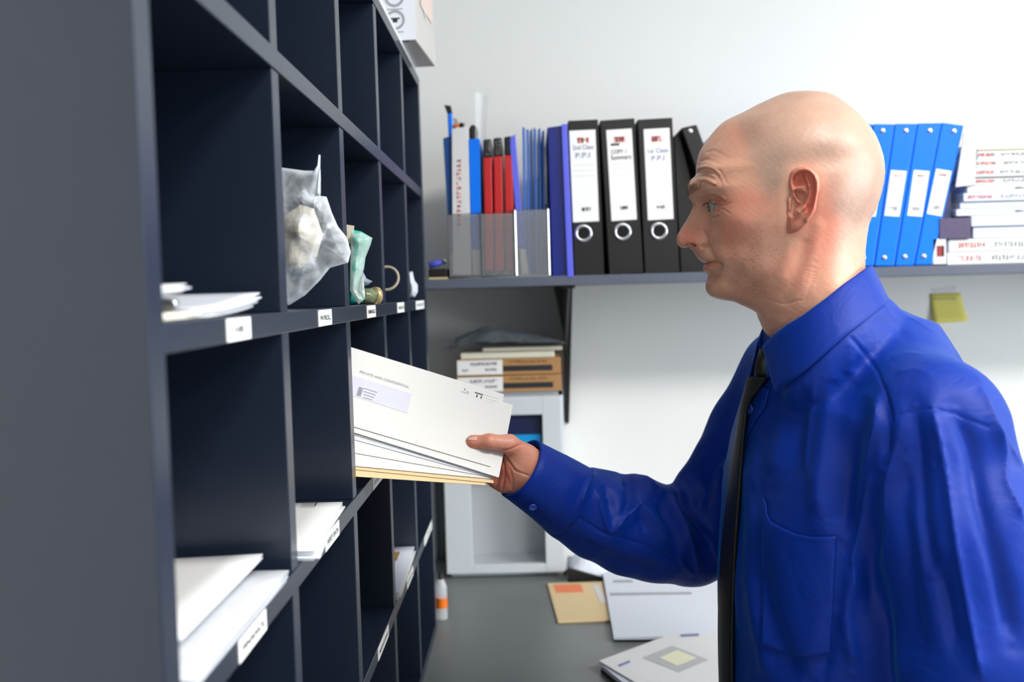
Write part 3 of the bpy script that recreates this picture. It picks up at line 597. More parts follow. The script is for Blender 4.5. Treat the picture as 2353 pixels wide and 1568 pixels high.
zb = bd(3) + .0046; e = empty('stapler', (UX - .03, (Yf[0] + Yf[1]) / 2, zb), 'black stapler lying on cream slips in the nearest upper hole', 'stapler')
MB().tube([(UX - .02, .516, zb + .0045), (UX - .02, Yf[1] - .012, zb + .0045), (UX - .02, Yf[1] - .006, zb + .004)], [.0042, .0042, .003], 12).build('base', M['black_pl'], e, smooth=True)
MB().tube([(UX - .02, Yf[1] - .007, zb + .005), (UX - .02, Yf[1] - .001, zb + .005)], .0034, 10).build('cap', M['steel'], e, smooth=True)
stack_xy('letter', (UX - .012, .512), (UX - .012, float(atX(430, 700, UX - .012)[1])), .1, 3, 'small folded white letters resting on the black stapler', 'letters', .0145, gap=.0014, lift=.002)

# ---- crumpled bags
M['bag2'] = mat('milky_plastic_bag', lin(225, 230, 238), .24, alpha=.5, spec=.7, bump=.5, bscale=55)
M['teal'] = mat('teal_plastic', lin(60, 205, 185), .3, alpha=.93, spec=.7, bump=.5, bscale=70, var=.25, vscale=40)
def film_edges(m, lo_, hi_):
    nt = m.node_tree; lw = nt.nodes.new('ShaderNodeLayerWeight'); lw.inputs['Blend'].default_value = .45
    n = nt.nodes.new('ShaderNodeTexNoise'); n.inputs['Scale'].default_value = 38; n.inputs['Detail'].default_value = 6; n.inputs['Distortion'].default_value = 1.5
    nt.links.new(nt.nodes['Texture Coordinate'].outputs['Object'], n.inputs['Vector'])
    ad = nt.nodes.new('ShaderNodeMath'); ad.operation = 'ADD'; nt.links.new(lw.outputs['Facing'], ad.inputs[0]); nt.links.new(n.outputs['Fac'], ad.inputs[1])
    mr = nt.nodes.new('ShaderNodeMapRange'); mr.inputs['From Min'].default_value = .5; mr.inputs['From Max'].default_value = 1.2; mr.inputs['To Min'].default_value = lo_; mr.inputs['To Max'].default_value = hi_
    nt.links.new(ad.outputs[0], mr.inputs['Value']); nt.links.new(mr.outputs[0], nt.nodes['Principled BSDF'].inputs['Alpha'])
film_edges(M['bag2'], .16, .8); film_edges(M['bag'], .25, .8)
def outline_bag(name, q, Y, thick, mt, parent=None, seed=1, amp=.006, n=46, solid=.0004, label=None, cat=None):
    """bag with depth: closed outline in the plane at distance Y, puffed to both sides and crumpled"""
    P = np.array([atY(a, b, Y) for a, b in q]); c = P.mean(0); m_ = len(P) * 10
    idx = np.linspace(0, len(P), m_, endpoint=False); ring = np.array([P[int(i) % len(P)] * (1 - i % 1) + P[(int(i) + 1) % len(P)] * (i % 1) for i in idx])
    r = np.random.default_rng(seed); ph = r.uniform(0, 6.28, (10, 3)); k = r.normal(0, 75, (10, 3))
    def nz(p): return sum(1 - 2 * np.abs(np.sin(p[..., 0] * k[i, 0] + p[..., 2] * k[i, 2] + ph[i, 0] + 1.5 * np.sin(p[..., 2] * k[i, 1] + ph[i, 1]))) for i in range(10)) / 7
    for side in (-1, 1):
        G = []
        for s in np.linspace(0, 1, 44):
            row = c + (ring - c) * s; rd = np.full(len(row), 9.0)
            for a_, b_ in zip(ring, np.roll(ring, -1, 0)):
                ab = b_ - a_; t_ = np.clip(((row - a_) @ ab) / (ab @ ab + 1e-12), 0, 1); rd = np.minimum(rd, np.linalg.norm(row - a_ - t_[:, None] * ab, axis=1))
            h = thick * np.sqrt(np.clip(rd / .028, 0, 1))
            row = row + np.stack([0 * row[:, 0], side * (h + amp * nz(row) * np.clip(rd / .02, 0, 1)), 0 * row[:, 0]], -1)
            G.append(np.vstack([row, row[:1]]))
        if side == -1: G1_ = G
    full = list(G1_[:-1]) + list(reversed(G))
    ob = MB().grid(full).build(name, mt, parent, smooth=True)
    return tag(ob, label, cat)
Yb = .93
qb = [(640, 384), (700, 392), (722, 392), (730, 380), (733, 355), (736, 356), (735, 385), (727, 449), (750, 452), (762, 488), (776, 520), (797, 546), (806, 580), (800, 604), (758, 616), (735, 645), (700, 680), (664, 702), (640, 700)]
bag = outline_bag('plastic_bag', qb, Yb, .026, M['bag2'], seed=4, amp=.011, label='clear crumpled plastic bag spilling out of the hole above the PAYROLL label', cat='plastic bag')
outline_bag('packed_contents', [(648, 500), (690, 470), (722, 480), (742, 540), (728, 590), (690, 618), (650, 610)], Yb, .016, mat('cream_contents', lin(224, 218, 205), .6, bump=.6, bscale=60), bag, seed=9, amp=.008)
Yt = 1.17
tb = empty('wrapped_supplies', atY(830, 690, Yt), 'teal and white plastic-wrapped supplies in the hole above the EMAILS label', 'packet')
outline_bag('teal_wrap', [(800, 540), (812, 528), (830, 532), (852, 545), (850, 560), (838, 590), (834, 620), (826, 650), (822, 690), (832, 694), (800, 700)], Yt, .03, M['teal'], tb, seed=12, amp=.007)
outline_bag('clear_wrap', [(806, 536), (829, 533), (856, 547), (852, 562), (840, 592), (836, 620), (829, 640), (824, 668), (838, 688), (824, 700), (804, 668)], Yt - .02, .018, mat('white_film', lin(228, 240, 238), .12, alpha=.45, spec=.9, bump=.5, bscale=90), tb, seed=15, amp=.007)
MB().prism([atY(a, b, Yt - .012) for a, b in ((794, 516), (813, 519), (808, 560), (796, 560))], (0, .003, 0)).build('white_card', M['cream'], tb)
outline_bag('paper_cone', [(826, 640), (834, 624), (842, 640), (856, 647), (846, 655), (828, 661)], Yt + .05, .01, mat('blue_grey_film', lin(150, 162, 182), .4, alpha=.9), None, seed=2, amp=.001, label='blue-grey paper cone poking out beside the teal supplies', cat='paper')
e = empty('glass_jar', atZ(850, 690, bd(3)), 'small glass jar with brass lid lying in the hole above the EMAILS label', 'jar')
M['jar'] = mat('amber_green_glass', lin(120, 132, 96), .1, alpha=.75, spec=.9, var=.5, vscale=120)
pj = atY(827, 675, 1.2); pj2 = atY(868, 673, 1.22); pj[2] = pj2[2] = bd(3) + .0105; ax = pj2 - pj; L = np.linalg.norm(ax)
MB().grid(lathe([(0, .0001), (0, .006), (L * .25, .0095), (L * .75, .0105), (L * .78, .0001)], pj, ax)).build('body', M['jar'], e, smooth=True)
MB().grid(lathe([(L * .76, .0001), (L * .76, .0115), (L, .0112), (L * 1.02, .009), (L * 1.02, .0001)], pj, ax)).build('lid', mat('brass_lid', lin(196, 174, 128), .35, metal=.5), e, smooth=True)
mb = MB(); cc = atY(884, 640, 1.42); cc[0] = float(atY(888, 640, 1.42)[0])
mb.tube([cc + np.array([.018 * math.cos(t), .02 * math.sin(t) * .3, .0175 * math.sin(t)]) for t in np.linspace(0, 2 * math.pi, 40)], .0022, 8, cap=False)
tl = mb.build('cord_loop', mat('beige_cord', lin(170, 158, 142), .7), smooth=True); tag(tl, 'beige cord loop standing in the hole above the SALES label', 'cord loop')
tl.location.z += float(bd(3) + .0198 - cc[2]) * 0
outline_bag('paper_bag', [(936, 625), (948, 624), (952, 644), (960, 655), (960, 672), (953, 683), (938, 684)], 1.70, .02, mat('pale_tissue', lin(196, 200, 214), .5), None, seed=6, amp=.002, label='small crumpled white tissue bag in the farthest hole above its label', cat='paper bag')

# ------------------------------------------------------------------ box on top of the unit
ZT = BT[5] + TH + .0008
tag(MB().box((UX - .33, 1.25, ZT), (UX + .0005, DY[-1][1], ZT + .008)).build('foam_board', M['paper'], bevel=.0008), 'white foam board lying on top of the pigeonhole unit', 'board')
zb = ZT + .0084
P1 = atZ(955.5, 91, zb); P2 = atZ(1001, 153, zb); d = (P2 - P1); Lb = np.linalg.norm(d); d /= Lb; nb = np.array([-d[1], d[0], 0])
if nb[0] > 0: nb = -nb
M['carton_w'] = mat('white_printed_card', lin(222, 224, 234), .35); M['carton_s'] = mat('beige_grey_card', lin(196, 192, 186), .35, var=.06, vscale=12)
wbx = .2; hbx = .3
e = empty('appliance_box', (P1 + P2) / 2 + nb * .1, 'white retail carton with round icons on top of the pigeonhole unit', 'box')
base = [P1, P2, P2 + nb * wbx, P1 + nb * wbx]
MB().prism(base, (0, 0, hbx)).build('carton', M['carton_s'], e, bevel=.002)
mb = MB(); o = P1 + nb * wbx; fx = -nb; out = -d
mb.prism([P1 + out * .0006, P1 + nb * wbx + out * .0006, P1 + nb * wbx + out * .0006 + [0, 0, hbx], P1 + out * .0006 + [0, 0, hbx]], -out * .0005)
def ringd(c, r0, r1, mi, n=24):
    old = mb.mi; mb.mi = mi; a = [c + fx * r0 * math.cos(t) + np.array([0, 0, r0 * math.sin(t)]) + out * .0006 for t in np.linspace(0, 2 * math.pi, n)]; b = [c + fx * r1 * math.cos(t) + np.array([0, 0, r1 * math.sin(t)]) + out * .0006 for t in np.linspace(0, 2 * math.pi, n)]
    mb.grid([a, b]); mb.mi = old
for kk in range(3):
    cpt = P1 + nb * .034 + out * .0006 + np.array([0, 0, .034 + .038 * kk]); ringd(cpt, .0125, .0165, 1)
    decal(mb, cpt + out * .0004, fx, (0, 0, 1), [(-.008, .001, .008, .0035), (-.004, -.004, .004, .001)] if kk != 1 else [(-.01, -.002, -.006, .002), (.006, -.002, .01, .002), (-.006, .0, .006, .002)], 2)
    decal(mb, cpt + out * .0003, fx, (0, 0, 1), [(-.014, -.021, .014, -.0195)], 1)
mb.build('printed_face', [M['carton_w'], M['ink_grey'], M['ink']], e)['label'] = 'white face printed with round icons'
mb = MB(); out2 = np.cross(d, [0, 0, 1]);
if out2[0] < 0: out2 = -out2
mb.mi = 0; decal(mb, P1 + out2 * .0008, d, (0, 0, 1), [(.05, .07, Lb * .85, .2)], 0)
decal(mb, P1 + out2 * .0012, d + np.array([0, 0, -.9]), np.array([0, 0, 1]) + d * .3, [(-.03, .115, .08, .123)], 1)
mb.build('printed_panel', [mat('peach_print', lin(222, 196, 184), .4), M['paper']], e)
MB().prism([P1 + d * .0 + nb * .012 - [0, 0, .0006], P1 + d * .012 + nb * .012 - [0, 0, .0006], P1 + nb * .09 + d * .03 - [0, 0, .0006], P1 + nb * .09 + d * .018 - [0, 0, .0006]], (0, 0, .0004)).build('flap_seam', M['base'], e)

# ================================================================== the man
from mathutils.bvhtree import BVHTree
S0, S1 = None, None
def poly_in(P, q):
    """which 2-D points lie inside polygon q"""
    q = np.asarray(q, float); x, y = P[..., 0], P[..., 1]; c = np.zeros(x.shape, bool); n = len(q)
    for i in range(n):
        x1, y1 = q[i]; x2, y2 = q[(i + 1) % n]
        t = (y1 > y) != (y2 > y); c ^= t & (x < (x2 - x1) * (y - y1) / ((y2 - y1) if y2 != y1 else 1e-9) + x1)
    return c
def pdist(P, q, closed=False):
    q = np.asarray(q, float); 
    if closed: q = np.vstack([q, q[:1]])
    d = np.full(P.shape[:-1], 1e9)
    for a, b in zip(q[:-1], q[1:]):
        ab = b - a; t = np.clip(((P - a) @ ab) / (ab @ ab + 1e-9), 0, 1); d = np.minimum(d, np.linalg.norm(P - a - t[..., None] * ab, axis=-1))
    return d
def soft_in(P, q, s): 
    d = pdist(P, q, True); i = poly_in(P, q); sd = np.where(i, d, -d); return 1 / (1 + np.exp(-sd / s * 2))
def cr(p, t):
    """Catmull-Rom through rows of p, sampled at float indices t"""
    n = len(p); i = np.clip(np.floor(t).astype(int), 0, n - 2); f = (t - i)[(...,) + (None,) * (p.ndim - 1)]
    g = lambda k: p[np.clip(k, 0, n - 1)]
    a, b, c, d = g(i - 1), g(i), g(i + 1), g(i + 2)
    return .5 * ((2 * b) + (-a + c) * f + (2 * a - 5 * b + 4 * c - d) * f ** 2 + (-a + 3 * b - 3 * c + d) * f ** 3)

# ---- head: plane of symmetry seen in profile
D0 = 1.06
nh = ray(1800, 500); nh[2] = 0; nh /= np.linalg.norm(nh); uh = np.array([nh[1], -nh[0], 0])
def Hw(G):
    """(px, py, d mm) -> world; d is the distance from the plane of symmetry towards the viewer"""
    G = np.asarray(G, float); r = np.stack([G[..., 0] - W_PX / 2, -(G[..., 1] - H_PX / 2), np.full(G.shape[:-1], -F_PX)], -1) @ RC.T
    t = (D0 - G[..., 2] / 1000.0) / (r @ nh); return CC + r * t[..., None]
def mirror(Pw):
    d = D0 - (Pw - CC) @ nh; return Pw + nh * (2 * d)[..., None]
def skull(F, B, y, yb, W, sk=0.0, n=12):
    x = []; 
    for k in range(n):
        ph = math.pi * k / (n - 1); u = (1 - math.cos(ph)) / 2; x.append((F[0] + (B[0] - F[0]) * u, F[1] + (B[1] - F[1]) * u, W * math.sin(ph) ** .92 * (1 + sk * (u - .5))))
    return x
def row(xs, ds, y0, y1=None, ys=None):
    if ys is None: u = [(x - xs[0]) / (xs[-1] - xs[0]) for x in xs]; ys = [y0 + (y1 - y0) * (3 * t * t - 2 * t ** 3) for t in u]
    return list(zip(xs, ys, ds))
R = [skull((1852, 208), (1858, 208), 0, 0, .8), skull((1806, 213), (1908, 215), 0, 0, 27), skull((1752, 235), (1957, 246), 0, 0, 47, .12), skull((1707, 258), (1986, 274), 0, 0, 59, .2),
     skull((1663, 280), (2008, 302), 0, 0, 67, .25), skull((1632, 312), (2022, 332), 0, 0, 72.5, .3), skull((1608, 348), (2031, 362), 0, 0, 75, .3),
     row([1600, 1603, 1612, 1626, 1648, 1682, 1730, 1790, 1860, 1940, 2008, 2034], [0, 14, 29, 43, 54, 62, 68, 73, 76, 68, 38, 0], 380, 392),
     row([1598, 1601, 1609, 1622, 1643, 1677, 1726, 1787, 1860, 1940, 2006, 2033], [0, 13, 27, 40, 53, 61, 67, 73, 76, 68, 38, 0], 402, 406),
     row([1587, 1590, 1599, 1613, 1635, 1670, 1720, 1785, 1860, 1940, 2004, 2032], [0, 12, 25, 38, 51, 60, 66, 72, 75.5, 67, 38, 0], 414, 416),
     row([1579, 1582, 1591, 1606, 1630, 1665, 1715, 1780, 1860, 1938, 2002, 2029], [0, 11, 24, 37, 50, 59.5, 66, 71.5, 75, 66, 38, 0], 431, 430),
     row([1582, 1586, 1599, 1615, 1636, 1664, 1713, 1780, 1860, 1936, 1998, 2025], [0, 9, 19, 31, 45, 57.5, 65.5, 71, 74, 65, 37, 0], 452, 448),
     row([1591, 1597, 1612, 1626, 1642, 1666, 1712, 1780, 1860, 1934, 1992, 2019], [0, 8, 15.5, 26, 40, 55, 65, 70, 73, 63, 36, 0], 468, 466),
     row([1590, 1596, 1612, 1628, 1643, 1668, 1713, 1780, 1858, 1930, 1987, 2013], [0, 7.5, 14.5, 25, 40, 55, 65.5, 70, 71, 61.5, 35, 0], 481, 482),
     row([1579, 1584, 1603, 1628, 1645, 1670, 1715, 1780, 1855, 1925, 1980, 2004], [0, 7.5, 13.5, 24, 40, 55.5, 65.5, 69, 68, 60, 34, 0], 503, 499),
     row([1564, 1568, 1590, 1624, 1642, 1669, 1713, 1778, 1852, 1922, 1975, 1998], [0, 8, 13.5, 21.5, 37, 53, 64, 67, 65, 58, 33, 0], 527, 514),
     row([1554.5, 1558, 1582, 1616, 1634, 1664, 1709, 1775, 1850, 1920, 1972, 1995], [0, 9, 15, 19.5, 31, 48, 60, 64.5, 63, 57, 32.5, 0], 548, 529),
     row([1560, 1566, 1588, 1618, 1636, 1665, 1707, 1771, 1846, 1916, 1970, 1992.5], [0, 8.5, 14.5, 19.5, 30, 45.5, 57.5, 62.5, 61.5, 56.5, 32.5, 0], 566, 544),
     row([1589, 1592, 1600, 1616, 1636, 1664, 1705, 1768, 1843, 1914, 1968, 1991], [0, 6, 12, 20.5, 30.5, 44.5, 56, 61, 60.5, 56, 32, 0], 574, 558),
     row([1602, 1605, 1612, 1624, 1642, 1668, 1706, 1768, 1842, 1912, 1966, 1989.5], [0, 8, 16, 24.5, 33, 44, 54.5, 60, 60, 55.5, 32, 0], 593, 572),
     row([1617.5, 1620, 1627, 1637, 1652, 1676, 1712, 1770, 1842, 1911, 1966, 1989], [0, 9, 17, 24.5, 32, 42, 53, 59, 59, 55, 32, 0], 607, 586),
     row([1616, 1619, 1627, 1639, 1655, 1680, 1716, 1773, 1844, 1912, 1966, 1988.5], [0, 9.5, 18, 25, 32, 42, 52, 58, 58.5, 55, 32, 0], 619, 598),
     row([1625.5, 1628, 1635, 1646, 1662, 1688, 1724, 1778, 1846, 1912, 1966, 1988.5], [0, 10, 18.5, 26, 33, 42, 51, 57.5, 58, 55, 32, 0], 635, 607),
     row([1622, 1625, 1634, 1651, 1674, 1702, 1738, 1786, 1850, 1914, 1966, 1989], [0, 11, 20, 28, 34.5, 42, 50, 56.5, 58, 54.5, 32, 0], 658, None, [658, 658, 657, 655, 652, 647, 640, 632, 624, 619, 617, 617]),
     row([1630, 1635, 1647, 1669, 1697, 1728, 1762, 1802, 1858, 1917, 1967, 1990], [0, 11, 20, 28.5, 35.5, 42.5, 49.5, 55.5, 58, 54.5, 32, 0], 678, None, [678, 679, 679, 677, 672, 664, 655, 645, 636, 630, 627, 627]),
     row([1655, 1661, 1675, 1696, 1722, 1750, 1781, 1818, 1868, 1922, 1969, 1991.5], [0, 9, 18, 27, 34.5, 41.5, 48, 54, 58, 55, 32.5, 0], 689, None, [689, 690, 691, 690, 686, 679, 670, 661, 651, 644, 640, 639]),
     row([1700, 1705, 1716, 1732, 1753, 1777, 1804, 1836, 1880, 1929, 1973, 1994], [0, 8, 17, 26, 34, 41.5, 48.5, 54.5, 58.5, 56, 33, 0], 696, None, [696, 697, 697, 696, 693, 688, 682, 675, 667, 660, 655, 654]),
     row([1732, 1737, 1747, 1761, 1779, 1801, 1826, 1855, 1895, 1940, 1981, 2000], [0, 8, 17, 26, 35, 43, 50, 56, 60, 57.5, 34, 0], 708, None, [708, 709, 710, 710, 709, 706, 701, 695, 688, 681, 675, 673]),
     row([1744, 1749, 1759, 1774, 1793, 1816, 1841, 1870, 1909, 1952, 1992, 2011], [0, 9, 18, 28, 37, 45, 52, 58, 62, 59, 35, 0], 736, None, [736, 737, 738, 738, 737, 734, 729, 723, 716, 709, 703, 700]),
     row([1765, 1770, 1781, 1797, 1817, 1840, 1866, 1895, 1932, 1974, 2012, 2031], [0, 10, 20, 30, 39, 47, 54, 60, 64, 61, 36, 0], 772, None, [772, 773, 774, 774, 773, 770, 766, 760, 753, 746, 740, 737]),
     row([1830, 1835, 1845, 1860, 1876, 1895, 1914, 1935, 1960, 1990, 2014, 2026], [0, 8, 16, 24, 32, 38, 44, 49, 52, 49, 30, 0], 815, None, [815, 815, 815, 814, 813, 811, 808, 804, 799, 793, 788, 786])]
HG = np.array(R, float)
nr, nc = 360, 150
vt = np.linspace(0, len(HG) - 1, nr); 
# finer steps across the face side
ct = np.interp(np.linspace(0, 1, nc), [0, .5, 1], [0, 4.6, 11])
H1 = cr(HG, vt); H2 = np.swapaxes(cr(np.swapaxes(H1, 0, 1), ct), 0, 1); H2[..., 2] = np.maximum(H2[..., 2], 0)
def vsmooth(G, sig):
    out = G.copy(); n = G.shape[0]; i = np.arange(n)
    for s_ in (6, 12, 18):
        k = np.exp(-((i[:, None] - i[None]) / s_) ** 2 / 2)
        refl = k.copy()
        for e in range(1, 3 * s_):
            refl[:, e] += np.exp(-((i + e) / s_) ** 2 / 2); refl[:, n - 1 - e] += np.exp(-((n - 1 - i + e) / s_) ** 2 / 2)
        refl /= refl.sum(1, keepdims=True); S_ = np.tensordot(refl, G, 1); w_ = np.clip(1 - np.abs(sig - s_) / 6, 0, 1)[..., None]
        if s_ == 18: w_ = np.clip((sig - 12) / 6, 0, 1)[..., None]
        out = out + (S_ - G) * w_
    return out
jj = np.linspace(0, 1, nc)[None]; ii = np.arange(nr)[:, None]
sig = 17 * np.clip((H2[..., 0] - 1640) / 60, 0, 1) * np.clip((ii - 5) / 95, 0, 1) * np.clip((nr - ii) / 50, 0, 1) * np.clip((1 - jj) * 9, 0, 1) * np.clip(jj * 6, 0, 1) + 0 * jj
H2 = vsmooth(H2, sig)
H2[:, 0, 2] = 0; H2[:, -1, 2] = 0
SC = 2.03                                             # px per mm on the head
def hnormals(G):
    Q = G.copy(); Q[..., 2] *= SC; a = np.gradient(Q, axis=0); b = np.gradient(Q, axis=1); n = np.cross(a, b); n /= np.linalg.norm(n, axis=-1, keepdims=True) + 1e-9
    if np.median(n[60:200, 60:100, 2]) < 0: n = -n
    return n
def push(G, amt):
    """amt in mm along the normal"""
    n = hnormals(G); Q = G.copy(); fade = np.clip(G[..., 2] / 1.5, 0, 1)
    Q[..., 0] += n[..., 0] * amt * SC * 1; Q[..., 1] += n[..., 1] * amt * SC; Q[..., 2] += n[..., 2] * amt
    Q[:, 0, 2] = 0; Q[:, -1, 2] = 0; Q[..., 2] = np.maximum(Q[..., 2], 0); return Q
def stroke(P, line, w, amp, taper=True):
    d = pdist(P, line); e = np.exp(-(d / w) ** 2) * amp
    return e
def blob(P, x, y, rx, ry, amp, ang=0):
    c, s = math.cos(math.radians(ang)), math.sin(math.radians(ang)); X = (P[..., 0] - x) * c + (P[..., 1] - y) * s; Y = -(P[..., 0] - x) * s + (P[..., 1] - y) * c
    return amp * np.exp(-(X / rx) ** 2 - (Y / ry) ** 2)
P = H2[..., :2]; A = np.zeros(P.shape[:2])
# broad forms
A += blob(P, 1640, 458, 22, 14, -3.2) + blob(P, 1660, 428, 30, 12, 1.4, -8) + blob(P, 1612, 436, 26, 10, 1.8, -20)      # socket, brow ridge
A += blob(P, 1690, 500, 40, 22, 1.8, 20) + blob(P, 1700, 570, 40, 30, -1.6) + blob(P, 1740, 420, 45, 40, -1.5)                # cheekbone, hollow, temple
A += blob(P, 1607, 555, 15, 12, 2.6) + stroke(P, [(1617, 533), (1624, 546), (1623, 560), (1614, 568)], 4.0, -2.6)               # nose wing and its groove
A += blob(P, 1586, 565, 10, 3.6, -3.4, 8)                                                                                 # nostril
A += stroke(P, [(1626, 566), (1636, 585), (1644, 602), (1655, 622)], 7, -1.6) + blob(P, 1664, 600, 18, 26, 1.8)                # fold from nose to mouth
A += stroke(P, [(1616, 607), (1632, 603.5), (1648, 603), (1655, 607)], 1.9, -3.4) + blob(P, 1657, 609, 6, 7, -2.2)                   # mouth line and corner
A += blob(P, 1626, 615, 14, 6, 1.0) + blob(P, 1622, 598, 12, 5, .6) + stroke(P, [(1626, 634), (1645, 632)], 6, -.8) + blob(P, 1636, 664, 22, 16, .8)
A += stroke(P, [(1800, 640), (1770, 668), (1730, 690)], 12, .6) + stroke(P, [(1812, 560), (1806, 600), (1796, 636)], 12, .8)
A += stroke(P, [(1880, 520), (1868, 590), (1845, 660), (1810, 740)], 16, 1.6) + stroke(P, [(1850, 560), (1835, 620), (1805, 690)], 12, -1.3)   # neck muscle
A += stroke(P, [(1755, 725), (1790, 735), (1800, 770)], 9, .8)
A += blob(P, 1796, 480, 12, 60, 1.0)
# forehead and eye wrinkles
for ln, w_, a_ in (([(1590, 425), (1604, 414), (1622, 412), (1640, 420)], 5, 1.0), ([(1616, 449), (1630, 444), (1650, 448), (1664, 458)], 4, .8), ([(1603, 398), (1612, 390), (1626, 388), (1640, 393), (1650, 404)], 2.4, -.75), ([(1611, 371), (1624, 366), (1645, 373), (1655, 379)], 2.4, -.6), ([(1624, 350), (1640, 346), (1658, 354), (1672, 364)], 2.4, -.45),
                   ([(1640, 398), (1652, 410), (1660, 424)], 2.2, -.5), ([(1652, 392), (1664, 408), (1670, 422)], 2.2, -.4), ([(1605, 380), (1618, 378), (1640, 384), (1656, 394)], 2, -.35),
                   ([(1618, 462), (1624, 455), (1636, 453), (1650, 458), (1662, 466)], 2.0, -1.1), ([(1628, 494), (1638, 500), (1650, 497), (1660, 490)], 2.2, -.9), ([(1632, 487), (1644, 490), (1655, 485)], 1.6, -.4),
                   ([(1656, 474), (1668, 472), (1680, 466)], 1.8, -.45), ([(1657, 480), (1668, 484), (1678, 490)], 1.8, -.4), ([(1655, 468), (1668, 462)], 1.8, -.4),
                   ([(1630, 491), (1642, 496), (1654, 492)], 4, .7), ([(1605, 387), (1622, 382), (1642, 388), (1655, 400)], 4, .45), ([(1605, 406), (1622, 400), (1640, 405)], 4.5, .6),
                   ([(1860, 610), (1850, 650)], 2, -.3), ([(1875, 600), (1865, 650), (1850, 690)], 2, -.3), ([(1770, 690), (1800, 700), (1840, 690)], 3, -.35)):
    A += stroke(P, ln, w_, a_ * 1.5)
H3 = push(H2, A)
# the eye opening
EYE = [(1621, 473), (1625, 469), (1632, 467.5), (1639, 469), (1646, 474), (1641, 479), (1634, 482.5), (1628, 483), (1624, 479)]
P = H3[..., :2]; op = soft_in(P, EYE, 1.2); A = -4.6 * op + 1.0 * np.exp(-((pdist(P, EYE, True)) / 2.6) ** 2) * (1 - op)
A += -5.0 * soft_in(P, [(1574, 567), (1580, 561.5), (1590, 560.5), (1598, 565), (1592, 570), (1580, 571)], 1.4) + -.6 * soft_in(P, [(1812, 466), (1822, 470), (1822, 496), (1813, 492)], 3) * 5
A += blob(P, 1848, 456, 17, 42, -10)
A += (.22 * np.sin(P[..., 0] * .31 + 2 * np.sin(P[..., 1] * .11)) * np.sin(P[..., 1] * .27)) * .35
H3 = push(H3, A)
near = Hw(H3); far = mirror(near)[:, ::-1]
# colour masks (red: stubbled scalp, green: beard, blue: flushed skin)
Q = H3[..., :2]
scalp = soft_in(Q, [(1700, 205), (1668, 262), (1700, 300), (1722, 345), (1736, 385), (1750, 430), (1770, 455), (1800, 420), (1815, 380), (1850, 372), (1890, 390), (1902, 450), (1915, 490), (1960, 525), (2010, 505), (2060, 480), (2050, 200), (1860, 180)], 14)
front_sc = soft_in(Q, [(1640, 280), (1680, 220), (1760, 200), (1760, 300), (1720, 330), (1700, 300)], 12)
beard = soft_in(Q, [(1752, 440), (1772, 452), (1790, 500), (1800, 560), (1815, 600), (1800, 650), (1760, 705), (1690, 705), (1610, 690), (1600, 640), (1592, 578), (1630, 572), (1645, 600), (1668, 590), (1690, 545), (1730, 520), (1745, 480)], 9)
lips = soft_in(Q, [(1608, 602), (1625, 599), (1652, 605), (1640, 618), (1622, 624), (1608, 618)], 3)
red = np.clip(blob(Q, 1585, 545, 30, 26, .7) + blob(Q, 1720, 470, 60, 40, .45) + blob(Q, 1690, 540, 45, 40, .5) + lips * .45 + blob(Q, 1900, 540, 50, 60, .5) + blob(Q, 1840, 620, 60, 60, .4) + blob(Q, 1720, 300, 40, 30, .5) + blob(Q, 1650, 465, 26, 14, .5) + blob(Q, 1910, 440, 22, 60, .5), 0, 1)
bt = np.clip((Q[..., 0] - 1580) / 62, 0, 1); byc = 441 - 24 * np.sin(np.minimum(1, bt * 1.15) * 1.5) + 8 * bt ** 2; bw_ = 10.5 * (1 - bt) ** .6 + 2.0
brow = np.exp(-((Q[..., 1] - byc) / bw_) ** 4) * np.clip((1650 - Q[..., 0]) / 12, 0, 1) * (1 - .5 * bt)
mask = np.stack([scalp, beard * (1 - lips), red], -1); BR_ = np.concatenate([brow[:, :-1], brow[:, ::-1][:, :-1]], 1).ravel()
HV = np.concatenate([near[:, :-1], far[:, :-1]], 1); HM = np.concatenate([mask[:, :-1], mask[:, ::-1][:, :-1]], 1)
na, nb_ = HV.shape[:2]
hv = HV.reshape(-1, 3); hm = HM.reshape(-1, 3)
hf = [(i * nb_ + j, i * nb_ + (j + 1) % nb_, (i + 1) * nb_ + (j + 1) % nb_, (i + 1) * nb_ + j) for i in range(na - 1) for j in range(nb_)]
hv = np.vstack([hv, HV[0].mean(0), HV[-1].mean(0)]); hm = np.vstack([hm, [[1, 0, 0], [0, 0, 0]]]); t0, b0 = na * nb_, na * nb_ + 1
hf += [(t0, (j + 1) % nb_, j) for j in range(nb_)] + [(b0, (na - 1) * nb_ + j, (na - 1) * nb_ + (j + 1) % nb_) for j in range(nb_)]

# ---- ear: outline swept inward on a polar grid, with its own relief
EO = np.array([(1816, 397), (1822, 391), (1831.5, 386), (1839, 383.6), (1847, 383), (1855, 384.5), (1862, 387.4), (1869, 393), (1875, 399.6), (1880, 406), (1882, 413.6), (1883.4, 421), (1883, 429), (1881.6, 439), (1879, 449), (1877.4, 460), (1875.5, 472), (1874, 481), (1871, 489), (1866, 497), (1861, 504),
      (1855.5, 511), (1849, 518), (1843, 525), (1836.6, 530), (1830.5, 533.5), (1824, 535), (1817, 536.5), (1811, 536), (1806, 534.5), (1803.4, 531), (1802.5, 520), (1803, 507), (1801, 491), (1800, 475), (1799, 459), (1799.5, 443), (1803, 428), (1808, 412)], float)
nE = 160; s_ = np.linspace(0, len(EO), nE, endpoint=False); EOc = np.vstack([EO[-1:], EO, EO[:2]])
ring = cr(EOc, s_ + 1); cE = np.array([1838., 462.])
rr = np.concatenate([np.linspace(0.02, 1, 60)]); E2 = cE + (ring[None] - cE) * rr[:, None, None]
Pe = E2
